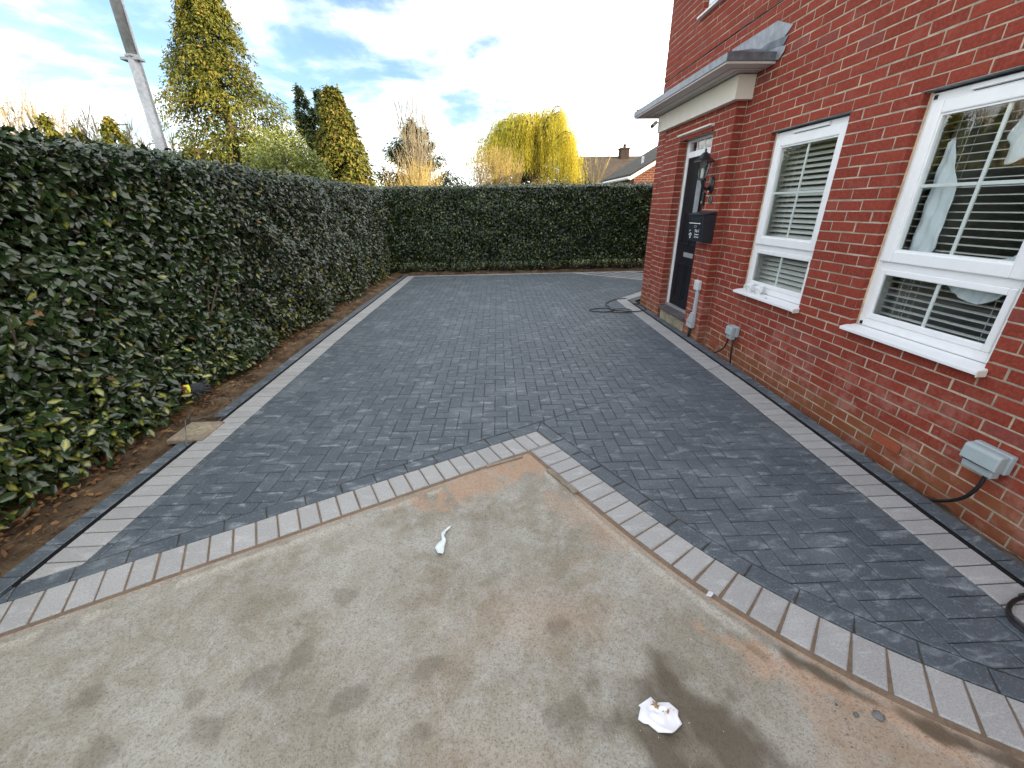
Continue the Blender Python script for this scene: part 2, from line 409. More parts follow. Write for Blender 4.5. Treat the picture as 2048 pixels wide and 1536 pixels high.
def inset(poly, d):
    q = poly; c = poly; n = len(poly)
    for i in range(n):
        a = poly[i]; b = poly[(i+1) % n]; ex, ey = b[0]-a[0], b[1]-a[1]; l = math.hypot(ex, ey)
        if l < 1e-5: continue
        nx, ny = -ey/l, ex/l; c = clip(c, (nx, ny), nx*a[0]+ny*a[1]+d)
        if len(c) < 3: return []
    return c
def clean(poly, e=1e-3):
    out = []
    for p in poly:
        if not out or math.hypot(p[0]-out[-1][0], p[1]-out[-1][1]) > e: out.append(p)
    while len(out) > 2 and math.hypot(out[0][0]-out[-1][0], out[0][1]-out[-1][1]) < e: out.pop()
    return out
def block(mb, poly, m, z=0.0, gap=.0022, cham=.004, dep=.012, jit=.0008, tone=None, soil=0., F=None):
    # one bevelled block from a convex outline in a plane; F maps (u, v, height) to the world
    poly = clean(poly)
    if len(poly) < 3: return
    if area(poly) < 0: poly = poly[::-1]
    if area(poly) < 2.2e-4: return
    A = clean(inset(poly, gap)); 
    if len(A) < 3: return
    cx_ = sum(p[0] for p in A)/len(A); cy_ = sum(p[1] for p in A)/len(A); sz = math.sqrt(abs(area(A)))
    k = max(.3, 1-2.2*cham/sz); B = []
    for i, p in enumerate(A):      # mitred inset that keeps the corner count
        a = A[i-1]; b = A[(i+1) % len(A)]
        e1 = Vector((p[0]-a[0], p[1]-a[1])).normalized(); e2 = Vector((b[0]-p[0], b[1]-p[1])).normalized()
        n1 = Vector((-e1.y, e1.x)); n2 = Vector((-e2.y, e2.x)); bs = (n1+n2); 
        if bs.length < 1e-4: bs = n1
        bs.normalize(); l = min(cham/max(bs.dot(n1), .35), sz*.3); B.append((p[0]+bs.x*l, p[1]+bs.y*l))
    z += max(-1.6*jit, min(1.6*jit, random.gauss(0, jit))); tx = random.gauss(0, jit*4); ty = random.gauss(0, jit*4)
    if F is None: F = lambda u_, v_, h: (u_, v_, h)
    n = len(A); hz = lambda p, h: h+z+(p[0]-cx_)*tx+(p[1]-cy_)*ty
    vs = [F(p[0], p[1], hz(p, 0)) for p in B]+[F(p[0], p[1], hz(p, -cham*.8)) for p in A]+[F(p[0], p[1], z-dep) for p in A]
    fs = [tuple(range(n))]+[(i, n+i, n+(i+1) % n, (i+1) % n) for i in range(n)]+[(n+i, 2*n+i, 2*n+(i+1) % n, n+(i+1) % n) for i in range(n)]
    mb.add(vs, fs, m, tone=random.random() if tone is None else tone, soil=soil)

OUT = offs(CS, .107)             # outer edge of the dark course on the right curve
INN = offs(CS, -.205)            # inner edge of the light course
def lline(off): return (LN.x, LN.y), LN.dot(LP)+off
def outside_chevron(poly, off, curve):
    """pieces of a convex outline that lie outside the concrete wedge"""
    n_, d_ = lline(off); res = []
    a = clip(poly, n_, d_)
    if len(a) >= 3: res.append(a)
    b = clip(poly, (-n_[0], -n_[1]), -d_)
    if len(b) >= 3:
        for i in range(0, len(curve)-1):
            p, q = curve[i], curve[i+1]
            if (q-p).length < 1e-4: continue
            t_ = (q-p).normalized(); n2 = (-t_.y, t_.x)
            b = clip(b, n2, n2[0]*p.x+n2[1]*p.y)
            if len(b) < 3: break
        if len(b) >= 3: res.append(b)
    return res
def halves(path, side):
    """half planes that keep x>=path (side=1) or x<=path (side=-1)"""
    out = []
    for (x0, y0), (x1, y1) in zip(path[:-1], path[1:]):
        t_ = Vector((x1-x0, y1-y0)).normalized(); n = Vector((t_.y, -t_.x))*side; out.append(((n.x, n.y), n.x*x0+n.y*y0))
    return out
OUT_S = OUT[::2]+[OUT[-1]]
paving = MB()
ang = rad(-1.0); ca, sa = math.cos(ang), math.sin(ang); U = .1
HL = halves(PATHL, 1); HR = halves(PATHR, -1)
diag = Vector((2.283, 7.44)), Vector((3.03, 8.19)); dd = (diag[1]-diag[0]).normalized(); dn = (-dd.y, dd.x)
db = Vector((2.152, 10.74)), Vector((3.513, 9.485)); de = (db[1]-db[0]).normalized(); en = (de.y, -de.x)
def field_piece(poly):
    for n_, d_ in HL:
        poly = clip(poly, n_, d_)
        if len(poly) < 3: return
    poly = clip(poly, (0, -1), -10.79); 
    if len(poly) < 3: return
    poly = clip(poly, en, en[0]*db[0].x+en[1]*db[0].y)
    if len(poly) < 3: return
    a = clip(poly, (0, -1), -7.44)
    for n_, d_ in HR:
        if len(a) < 3: break
        a = clip(a, n_, d_)
    b = clip(poly, (0, 1), 7.44)
    if len(b) >= 3: b = clip(b, dn, dn[0]*diag[0].x+dn[1]*diag[0].y)
    for q in (a, b):
        if len(q) >= 3:
            for r in outside_chevron(q, .107, OUT_S): block(paving, r, 'charcoal_paver')
for iy in range(-10, 125):
    for ix in range(-30, 60):
        m4 = (ix-iy) % 4
        if m4 == 0: c = [(ix, iy), (ix+2, iy), (ix+2, iy+1), (ix, iy+1)]
        elif m4 == 3: c = [(ix, iy), (ix+1, iy), (ix+1, iy+2), (ix, iy+2)]
        else: continue
        c = [((x*U+.037)*ca-(y*U+.01)*sa, (x*U+.037)*sa+(y*U+.01)*ca) for x, y in c]
        if max(p[0] for p in c) < -2.1 or min(p[0] for p in c) > 4.6 or max(p[1] for p in c) < .2: continue
        if min(p[1] for p in c) > 10.8: continue
        field_piece(c)
# dark course hugging the wedge (left run then right curve)
L = 0.0
RD = (CS[2]-CS[0]).normalized(); RNn = Vector((-RD.y, RD.x))
cm = (LN+RNn).normalized(); MIT = LP+cm*(.105/cm.dot(LN))
while L < 3.9:
    a = LP-LD*L; b = LP-LD*(L+.203); n_ = LN*.105
    if L == 0: poly = [(b.x, b.y), (a.x, a.y), (MIT.x, MIT.y), (b.x+n_.x, b.y+n_.y)]
    else: poly = [(b.x, b.y), (a.x, a.y), (a.x+n_.x, a.y+n_.y), (b.x+n_.x, b.y+n_.y)]
    for h in [((1, 0), -2.30)]: poly = clip(poly, *h)
    block(paving, poly, 'charcoal_paver', tone=random.uniform(0, .6)); L += .206
CR = resample(CS, .205); CRO = None
for a, b in zip(CR[:-1], CR[1:]):
    t_ = (b-a).normalized(); n_ = Vector((-t_.y, t_.x))*.104; g = t_*.003
    block(paving, [(a.x+g.x, a.y+g.y), (b.x-g.x, b.y-g.y), (b.x-g.x+n_.x, b.y-g.y+n_.y), (MIT.x, MIT.y) if a == CR[0] else (a.x+g.x+n_.x, a.y+g.y+n_.y)], 'charcoal_paver', tone=random.uniform(0, .6), cham=.005)
# light header course round the wedge
L = 0.012
while L < 3.9:
    a = LP-LD*L; b = LP-LD*(L+.1); n_ = -LN*.2
    poly = [(b.x+n_.x, b.y+n_.y), (a.x+n_.x, a.y+n_.y), (a.x, a.y), (b.x, b.y)]
    t_ = (CS[2]-CS[0]).normalized(); poly = clip(poly, (t_.y, -t_.x), t_.y*LP.x-t_.x*LP.y+.0) if L < .35 else poly
    if L > 2.6: poly = clip(poly, (1, 0), -2.42)
    block(paving, poly, 'light_paver', cham=.005, gap=.0022); L += .1045+random.uniform(-.001, .003)
CR = resample(CS, .1075)
n_, d_ = lline(-.205)
for i, (a, b) in enumerate(zip(CR[:-1], CR[1:])):
    t_ = (b-a).normalized(); nn = Vector((t_.y, -t_.x))*.2; g = t_*.0004
    poly = [(a.x+g.x, a.y+g.y), (a.x+g.x+nn.x, a.y+g.y+nn.y), (b.x-g.x+nn.x, b.y-g.y+nn.y), (b.x-g.x, b.y-g.y)]
    poly = clip(poly, (-n_[0], -n_[1]), -d_)
    q = CR[i-1] if i else a
    block(paving, poly, 'light_paver', cham=.005, gap=.003)
# light header bands and dark stretcher edging both sides
y = .2
while y < 10.7:
    y1 = y+.1025; xa, xb = interp(PATHL, y), interp(PATHL, y1)
    for r in outside_chevron([(xa-.2, y), (xa, y), (xb, y1), (xb-.2, y1)], .107, OUT_S): block(paving, r, 'light_paver', gap=.0032, cham=.005)
    y = y1
y = .1
while y < 7.40:
    y1 = min(y+.1025, 7.44); xa, xb = interp(PATHR, y), interp(PATHR, y1)
    for r in outside_chevron([(xa, y), (xa+.2, y), (xb+.2, y1), (xb, y1)], .107, OUT_S): block(paving, r, 'light_paver', gap=.0032, cham=.005)
    y = y1
y = -.5
while y < 11.0:
    y1 = y+.205; xa, xb = interp(PATHL, y)-.222, interp(PATHL, y1)-.222
    if not (2.72 < y+.1 < 3.12):
        block(paving, [(xa-.1, y), (xa, y), (xb, y1), (xb-.1, y1)], 'charcoal_paver', z=.004, tone=random.uniform(.1, .9))
    y = y1
y = -.5
while y < 7.2:
    y1 = y+.205; xa, xb = interp(PATHR, y)+.222, interp(PATHR, y1)+.222
    xe = min(xa+.1, 2.583 if y > 4.7 else 9); block(paving, [(xa, y), (xe, y), (min(xb+.1, 2.583 if y > 4.7 else 9), y1), (xb, y1)], 'charcoal_paver', z=.004, tone=random.uniform(.0, .7))
    y = y1
# the band that turns off past the porch
s_ = 0
while s_ < 1.6:
    a = diag[0]+dd*s_; b = a+dd*.1025; n2 = Vector((dd.y, -dd.x))
    block(paving, [(a.x, a.y), (a.x+n2.x*.2, a.y+n2.y*.2), (b.x+n2.x*.2, b.y+n2.y*.2), (b.x, b.y)], 'light_paver')
    if (int(s_/.1025) % 2) == 0:
        c = a+n2*.222; block(paving, [(c.x, c.y), (c.x+n2.x*.1, c.y+n2.y*.1), (c.x+n2.x*.1+dd.x*.205, c.y+n2.y*.1+dd.y*.205), (c.x+dd.x*.205, c.y+dd.y*.205)], 'charcoal_paver')
    s_ += .1025
# back edge row, diagonal band, striped corner
x = -2.16
while x < 4.6:
    block(paving, [(x, 10.80), (x+.2, 10.80), (x+.2, 10.90), (x, 10.90)], 'light_paver'); x += .203
s_ = 0
while s_ < 2.6:
    a = db[0]+de*s_; b = a+de*.2; n2 = Vector((-de.y, de.x))*.12
    block(paving, clip([(a.x, a.y), (b.x, b.y), (b.x+n2.x, b.y+n2.y), (a.x+n2.x, a.y+n2.y)], (0, -1), -10.795), 'light_paver'); s_ += .203
n2 = Vector((-de.y, de.x)); k_ = 0; x = 1.6
while x < 5.4:
    for yy in range(0, 14):
        y0 = 9.0+yy*.2; ox = (y0-9.0)*-1.0
        poly = [(x+ox, y0), (x+ox+.1, y0), (x+ox+.1-.2, y0+.2), (x+ox-.2, y0+.2)]
        poly = clip(poly, (0, -1), -10.79); 
        if len(poly) >= 3: poly = clip(poly, (n2.x, n2.y), n2.x*db[0].x+n2.y*db[0].y+.122)
        if len(poly) >= 3 and poly[0][0] < 4.5: block(paving, poly, 'light_paver' if k_ % 2 else 'charcoal_paver')
    k_ += 1; x += .16
struct(build(paving, 'driveway_paving'))
# jointing sand bed under the blocks
sb = MB()
sb.quad((-2.31, -.4, -.0085), (2.52, -.4, -.0085), (2.52, 7.5, -.0085), (-2.36, 7.5, -.0085), 'joint_sand')
sb.quad((-2.36, 7.5, -.0085), (4.6, 7.5, -.0085), (4.6, 10.93, -.0085), (-2.2, 10.93, -.0085), 'joint_sand')
struct(build(sb, 'sand_bed'))
# linear drains: black slots beside the light bands
def drain(path, dx, y0, y1, label, root_loc):
    r = thing('drainage_channel', root_loc, label, 'drain', 'slot drains beside the light bands')
    g = MB(); gr = MB(); y = y0
    while y < y1:
        ye = min(y+.5, y1); xa, xb = interp(path, y)+dx, interp(path, ye)+dx
        for o0, o1, z0, z1 in ((0.0, .003, -.02, .001), (.016, .019, -.02, .004)):
            g.add([(xa+o0, y, z0), (xa+o1, y, z0), (xb+o1, ye-.002, z0), (xb+o0, ye-.002, z0), (xa+o0, y, z1), (xa+o1, y, z1), (xb+o1, ye-.002, z1), (xb+o0, ye-.002, z1)],
                  [(0,3,2,1),(4,5,6,7),(0,1,5,4),(2,3,7,6),(1,2,6,5),(0,4,7,3)], 'drain_plastic')
        y = ye
        gr.add([(xa, ye-.5, -.006), (xa+.019, ye-.5, -.006), (xb+.019, ye, -.006), (xb, ye, -.006)], [(0,1,2,3)], 'drain_plastic')
    y = y0
    while y < y1:
        xa = interp(path, y)+dx; gr.box(xa+.003, xa+.016, y, y+.012, -.0055, -.002, 'drain_plastic'); y += .125
    build(g, 'channel_edge', r); build(gr, 'grating', r)
drain(PATHL, -.221, -.5, 10.8, 'long black slot drain running along the hedge side of the driveway', (-2.3, 5, 0))
drain(PATHR, .201, -.5, 7.5, 'long black slot drain running along the house side of the driveway', (2.4, 3.5, 0))

# ------------------------------------------------------------------ concrete apron in front of the wedge
def yb(x):
    yl = LP.y+LS*(x-LP.x)-.228/LN.y
    P = sorted([(p.x, p.y) for p in offs(CS, -.228)]); yr = float(np.interp(x, [p[0] for p in P], [p[1] for p in P]))
    if x < P[0][0]: yr = P[0][1]+(P[0][0]-x)*1.87
    return min(yl, yr)
xs = np.concatenate([np.arange(-4.2, -2.4, .03), np.arange(-2.4, 2.4, .0105), np.arange(2.4, 3.6, .03)]); vsx = np.concatenate([np.arange(0, 2.4, .0115), np.arange(2.4, 5, .2)])
YB = np.array([yb(x) for x in xs]); GX, GV = np.meshgrid(xs, vsx, indexing='ij'); GY = YB[:, None]-GV
def blob(cx0, cy0, rx, ry, rot=0, soft=.6):
    c, s2 = math.cos(rot), math.sin(rot); dx = GX-cx0; dy = GY-cy0; u_ = (dx*c+dy*s2)/rx; v_ = (-dx*s2+dy*c)/ry
    nn = fbm(np.stack([GX*10, GY*10], -1), 3, 3)-.5; n3_ = fbm(np.stack([GX*26, GY*26], -1), 2, 8)-.5; d = np.sqrt(u_*u_+v_*v_)+nn*2.3+n3_*.9
    return np.clip((1-d)/soft+.5, 0, 1)
wet = np.zeros_like(GX)
for a in [(.56, .77, .19, .18, .3, .9), (.66, .60, .22, .20, 0, .9), (.62, .92, .11, .08, 0, .9), (.25, .84, .035, .05), (.16, .83, .04, .03), (-.92, 1.00, .07, .035, .6), (-.80, 1.07, .045, .085, -.3), (-1.13, .955, .065, .035), (-1.0, .86, .06, .04),
          (-1.5, .98, .06, .04, .5), (-.55, .92, .05, .05), (-.3, 1.0, .07, .03, .4), (-1.3, .80, .06, .05), (-1.86, 1.27, .07, .04, .5), (-.72, 1.35, .05, .035), (-.86, 1.22, .02, .014, 0, .25), (-.88, 1.19, .02, .014, 0, .25), (.23, 1.14, .05, .03), (1.2, .87, .17, .025, -.75), (.92, 1.07, .10, .02, -.9), (1.48, .66, .2, .03, -.6), (.32, .92, .03, .04), (-.28, .80, .05, .03)]:
    wet = np.maximum(wet, blob(*a)*(.92 if a[2] > .15 else .42))
edge = GV*np.where(GX < .3, LN.y, .7)
och = np.clip(blob(.22, 2.40, .30, .17, -.2)*1.2+blob(-.15, 2.12, .40, .09, .48)*.9+blob(.55, 1.75, .3, .12, -.6)*.45, 0, 1)
och = np.maximum(och, blob(.95, 1.0, .16, .055, -.9)*.85); och = np.maximum(och, blob(1.33, .74, .35, .05, -.62)*.9); och = np.maximum(och, blob(1.2, .70, .25, .10, -.5)*.5)
och = np.maximum(och, np.clip(1-edge/.03, 0, 1)*(.4+.6*(GX > -.5)))
och = np.maximum(och, np.clip(fbm(np.stack([GX*1.7, GY*1.7], -1), 4, 9)-.56, 0, 1)*2.2*np.clip((GX+.6), 0.1, 1))
hn = fbm(np.stack([GX*5, GY*5], -1), 3, 5)
hau = np.clip(1-np.abs(edge-.062)/.035, 0, 1)*(hn > .36)*np.where((GX > -.35) & (GX < .30), 0, 1)*np.where(GX > 1.0, .5, 1)
hau = np.where((GX > -.35) & (GX < .30), 0, hau)
z = -.002+.006*np.clip(hau*1.6, 0, 1)+.003*(fbm(np.stack([GX*3, GY*3], -1), 4, 8)-.5)-.002*och
V = np.stack([GX, GY, z], -1).reshape(-1, 3); nu, nv = GX.shape
idx = np.arange(nu*nv).reshape(nu, nv); F = np.stack([idx[:-1, :-1], idx[:-1, 1:], idx[1:, 1:], idx[1:, :-1]], -1).reshape(-1, 4)
o = build_np('concrete_apron', V, F, 'concrete_slab', smooth_=True, extra=[('wet', wet.ravel()), ('ochre', och.ravel()), ('haunch', hau.ravel()*.8)])
struct(o)
# sand joint between blocks and slab
js = MB(); P = [Vector((x, yb(x)+.06)) for x in np.arange(-4.2, 2.9, .05)]
for a, b in zip(P[:-1], P[1:]): js.quad((a.x, a.y-.12, -.0078), (b.x, b.y-.12, -.0078), (b.x, b.y, -.0078), (a.x, a.y, -.0078), 'dry_sand')
js.quad((LP.x-LD.x*4-LN.x*.24, LP.y-LD.y*4-LN.y*.24, -.0074), (LP.x-LN.x*.24, LP.y-LN.y*.24, -.0074), (LP.x, LP.y, -.0074), (LP.x-LD.x*4, LP.y-LD.y*4, -.0074), 'dry_sand')
IS = offs(CS, -.24)
for a, b, c, d in zip(IS[:-1], IS[1:], CS[1:], CS[:-1]): js.quad((a.x, a.y, -.0070), (b.x, b.y, -.0070), (c.x, c.y, -.0070), (d.x, d.y, -.0070), 'dry_sand')
struct(build(js, 'joint_sand_strip'))

# soil beds (displaced)
def soilbed(name, x0, x1, y0, y1, zf, step=.03, seed=1, fx=None):
    xs_ = np.arange(x0, x1+step, step); ys_ = np.arange(y0, y1+step, step); a, b = np.meshgrid(xs_, ys_, indexing='ij')
    n = fbm(np.stack([a*9, b*9], -1), 5, seed); n2 = fbm(np.stack([a*2, b*2], -1), 3, seed+4)
    z_ = zf(a, b)+(n-.5)*.085+(n2-.5)*.05
    V_ = np.stack([a, b, z_], -1).reshape(-1, 3); i_ = np.arange(a.size).reshape(a.shape)
    F_ = np.stack([i_[:-1, :-1], i_[1:, :-1], i_[1:, 1:], i_[:-1, 1:]], -1).reshape(-1, 4)
    return struct(build_np(name, V_, F_, 'soil', smooth_=True))
def zl(a, b):
    e = np.interp(b, [p[1] for p in PATHL], [p[0]-.325 for p in PATHL]); d = e-a
    return -.035+np.clip(d, 0, .5)*.16
V_ = soilbed('soil_bed', -4.6, -2.39, -.8, 12.4, zl, .035, 1)
soilbed('soil_bed', 2.46, 2.70, -1.0, 7.35, lambda a, b: -.075-.25*np.clip(a-2.52, 0, 1)+0*b, .02, 5)
soilbed('soil_bed', -2.6, 6.5, 10.91, 12.6, lambda a, b: -.03+.06*np.clip(b-11, 0, 1), .04, 9)
# earth fillers below the beds and the wide ground
g = MB(); g.quad((-500, -300, -.16), (600, -300, -.16), (600, 900, -.16), (-500, 900, -.16), 'grass'); struct(build(g, 'ground'))
g = MB(); g.box(2.4, 5.4, 7.3, 9.4, -.3, -.03, 'soil'); struct(build(g, 'side_ground'))

# ------------------------------------------------------------------ the brick house
WX = 2.694; PX = 2.585; Z0 = 2.213; RH = .075; BL = .225
house = thing('brick_house', (4, 3, 0), 'red brick house with white windows, porch and grey canopy beside the driveway', 'house')
wall = MB()
def soilval(zc): return max(0, min(1, (.20-zc)/.16))
def brickface(F, u0, u1, rows, phase, holes=(), mort=True, soilf=True):
    """rows of stretchers between u0 and u1; holes = (u0,u1,z0,z1)"""
    for k in rows:
        zb = Z0+RH*k; ph = phase+(BL/2 if k % 2 else 0)
        i0 = int(math.floor((u0-ph)/BL))-1; u = ph+i0*BL; segs = [(u0, u1)]
        for (a, b, z0, z1) in holes:
            if zb+RH*.5 > z0 and zb+RH*.5 < z1:
                ns = []
                for s0, s1 in segs:
                    if b <= s0 or a >= s1: ns.append((s0, s1)); continue
                    if a > s0: ns.append((s0, a))
                    if b < s1: ns.append((b, s1))
                segs = ns
        while u < u1:
            for s0, s1 in segs:
                a, b = max(u, s0), min(u+BL, s1)
                if b-a > .03:
                    e0 = -.005 if abs(a-s0) < 1e-6 else 0; e1 = .005 if abs(b-s1) < 1e-6 else 0
                    j = random.gauss(0, .0012); j2 = random.gauss(0, .001)
                    block(wall, [(a+e0+j, zb+j2), (b+e1+j, zb+j2), (b+e1+j, zb+RH+j2), (a+e0+j, zb+RH+j2)], 'brick', gap=.005, cham=.003, dep=.02, jit=.0009, F=F,
                          soil=soilval(zb) if soilf else 0)
            u += BL
W1 = (3.435, 4.36); W2 = (1.96, 2.88); WZ = (.70, Z0); UW = (5.28, 6.27); UZ = (3.713, 4.838)
Ff = lambda u_, v_, h: (WX-h, u_, v_)
rows = range(-32, 14); rows2 = range(14, 41)
holes = [(W1[0], W1[1], WZ[0], WZ[1]), (W2[0], W2[1], WZ[0], WZ[1]), (4.90, 6.69, -1, 2.7), (UW[0], UW[1], UZ[0], UZ[1])]
brickface(Ff, -2.2, 7.3, rows, 2.531, holes)
Fu = lambda u_, v_, h: (WX-.002-h, u_, v_+.010)
brickface(Fu, -2.2, 7.3, rows2, 2.531+.05, holes)
# mortar sheet with the same openings (strips)
def mortar_sheet(X, u0, u1, z0, z1, hs):
    us = sorted({u0, u1, *[h[0] for h in hs], *[h[1] for h in hs]}); zs = sorted({z0, z1, *[h[2] for h in hs], *[h[3] for h in hs]})
    us = [q for q in us if u0 <= q <= u1]; zs = [q for q in zs if z0 <= q <= z1]
    for a, b in zip(us[:-1], us[1:]):
        for c, d in zip(zs[:-1], zs[1:]):
            m_ = ((a+b)/2, (c+d)/2)
            if any(h[0] < m_[0] < h[1] and h[2] < m_[1] < h[3] for h in hs): continue
            wall.quad((X, a, c), (X, a, d), (X, b, d), (X, b, c), 'mortar')
mortar_sheet(WX+.0032, -2.2, 7.3, -.3, Z0+14*RH-.002, holes)
mortar_sheet(WX+.0022, -2.2, 7.3, Z0+14*RH+.012, 5.2, holes)
wall.box(WX+.012, WX+.03, -2.2, 7.3, Z0+14*RH-.004, Z0+14*RH+.014, 'black_metal')
# reveals facing the camera side (far jambs) and near jambs, returns of brick
def jamb(y, x0, x1, z0, z1, face):
    s3 = -1 if face < 0 else 1
    Fj = lambda u_, v_, h: (u_, y+s3*h, v_)
    k0 = int(round((z0-Z0)/RH)); k1 = int(round((z1-Z0)/RH))
    for k in range(k0, k1):
        zb = Z0+RH*k; poly = [(x0-.004, zb), (x1, zb), (x1, zb+RH), (x0-.004, zb+RH)]
        block(wall, poly, 'brick', gap=.005, cham=.003, dep=.02, F=Fj, tone=random.random(), soil=soilval(zb))
    wall.quad((x0+.004, y-s3*.0030, z0-.1), (x1+.005, y-s3*.0030, z0-.1), (x1+.005, y-s3*.0030, z1), (x0+.004, y-s3*.0030, z1), 'mortar')
for (a, b), (c, d) in ((W1, WZ), (W2, WZ), (UW, UZ)):
    jamb(b, WX, WX+.1, c, d, -1); jamb(a, WX, WX+.1, c, d, 1)
# soldier/steel lintel undersides
for (a, b), d in ((W1, Z0), (W2, Z0), (UW, UZ[1])):
    wall.box(WX+.006, WX+.1, a, b, d-.002, d+.004, 'lead')
    wall.box(WX-.002, WX+.0055, a-.03, b+.02, d-.001, d+.002, 'lead')
# porch projection
DO = (5.29, 6.20); DZ = (.16, 2.425)
Fp = lambda u_, v_, h: (PX-h, u_, v_)
brickface(Fp, 4.875, 6.72, range(-32, 5), 4.875, [(DO[0], DO[1], -1, 2.40)])
for a, b, c, d in ((4.88, 5.285, -.3, 2.42), (6.205, 6.715, -.3, 2.42), (4.88, 6.715, 2.42, 2.60)):
    wall.quad((PX+.0030, a, c), (PX+.0030, a, d), (PX+.0030, b, d), (PX+.0030, b, c), 'mortar')
jamb(4.875, PX, WX, -.19, 2.59, -1); jamb(DO[1], PX, PX+.112, -.19, 2.42, -1); jamb(DO[0], PX, PX+.112, -.19, 2.42, 1)
wall.quad((PX+.004, 6.716, -.3), (WX, 6.716, -.3), (WX, 6.716, 2.6), (PX+.004, 6.716, 2.6), 'mortar')
jamb(6.72, PX, WX, -.19, 2.59, 1)
wall.box(PX+.01, WX+.1, DO[0]-.02, DO[1]+.02, 2.424, 2.60, 'mortar')
# unseen sides of the house
E_ = MB()
for a, b, c, d in ((WX+.02, 12.0, 7.298, 7.3), (WX+.02, 12.0, -2.2, -2.198)):
    E_.box(a, b, c, d, -.3, 5.2, 'far_brick')
E_.box(12, 12.2, -2.2, 7.3, -.3, 5.2, 'far_brick'); 
build(wall, 'wall', house); build(E_, 'side_wall', house)
blocker = MB(); blocker.box(5.6, 12.2, 7.31, 11.0, -.3, 5.2, 'far_brick'); build(blocker, 'shade_blocker', house)  # added block out of view, sized to keep the hedges in shade
rf = MB()
def gable_roof(mb, x0, x1, y0, y1, ze, zr, m, axis='y', ov=.35, th=.12):
    if axis == 'y':
        xm = (x0+x1)/2; y0 -= ov; y1 += ov; k = (zr-ze)/(xm-x0); xa, xb, zo = x0-ov, x1+ov, ze-ov*k
        for (a, za, b, zb) in ((xa, zo, xm, zr), (xm, zr, xb, zo)):
            mb.add([(a, y0, za), (b, y0, zb), (b, y1, zb), (a, y1, za), (a, y0, za+th), (b, y0, zb+th), (b, y1, zb+th), (a, y1, za+th)],
                   [(0,3,2,1),(4,5,6,7),(0,1,5,4),(2,3,7,6),(1,2,6,5),(0,4,7,3)], m)
    else:
        ym = (y0+y1)/2; x0 -= ov; x1 += ov; k = (zr-ze)/(ym-y0); ya, yb_, zo = y0-ov, y1+ov, ze-ov*k
        for (a, za, b, zb) in ((ya, zo, ym, zr), (ym, zr, yb_, zo)):
            mb.add([(x0, a, za), (x1, a, za), (x1, b, zb), (x0, b, zb), (x0, a, za+th), (x1, a, za+th), (x1, b, zb+th), (x0, b, zb+th)],
                   [(0,3,2,1),(4,5,6,7),(0,1,5,4),(2,3,7,6),(1,2,6,5),(0,4,7,3)], m)
gable_roof(rf, WX, 12.2, -2.2, 7.3, 5.15, 8.0, 'grey_tiles'); gable_roof(rf, 5.6, 12.2, 7.3, 11.0, 5.15, 7.2, 'grey_tiles')  # house roof, then the cap of the added shade block
build(rf, 'roof', house)
# rooms behind the windows
rm = MB()
for (a, b) in ((W1[0]-.6, W1[1]+.5), (W2[0]-1.6, W2[1]+.45)):
    x0, x1, z0_, z1_ = 2.93, 6.0, .05, 2.45
    rm.quad((x1, a, z0_), (x1, b, z0_), (x1, b, z1_), (x1, a, z1_), 'room_wall'); rm.quad((x0, a, z0_), (x1, a, z0_), (x1, a, z1_), (x0, a, z1_), 'room_wall')
    rm.quad((x0, b, z0_), (x1, b, z0_), (x1, b, z1_), (x0, b, z1_), 'room_wall'); rm.quad((x0, a, z0_), (x1, a, z0_), (x1, b, z0_), (x0, b, z0_), 'room_floor')
    rm.quad((x0, a, z1_), (x1, a, z1_), (x1, b, z1_), (x0, b, z1_), 'room_wall')
for (a, b), (c, d) in ((W1, (.74, Z0)), (W2, (.74, Z0)), (UW, (3.74, 4.83))):    # plastered inner reveals
    for y_ in (a-.02, b+.02): rm.quad((2.80, y_, c), (2.93, y_, c), (2.93, y_, d), (2.80, y_, d), 'white_paint')
    rm.quad((2.80, a-.02, c), (2.93, a-.02, c), (2.93, b+.02, c), (2.80, b+.02, c), 'white_paint'); rm.quad((2.80, a-.02, d), (2.93, a-.02, d), (2.93, b+.02, d), (2.80, b+.02, d), 'white_paint')
rm.box(2.93, 2.95, -2.1, W2[0]-.02, .0, 2.45, 'room_wall'); rm.box(2.93, 2.95, W2[1]+.02, W1[0]-.02, .0, 2.45, 'room_wall'); rm.box(2.93, 2.95, W1[1]+.02, 5.0, .0, 2.45, 'room_wall')
for a, b in (W1, W2): rm.box(2.93, 2.95, a-.02, b+.02, 0, .74, 'room_wall'); rm.box(2.93, 2.95, a-.02, b+.02, Z0, 2.5, 'room_wall')
rm.box(3.6, 3.9, UW[0]-.5, UW[1]+.5, 3.5, 5.0, 'room_wall')
build(rm, 'interior', house)

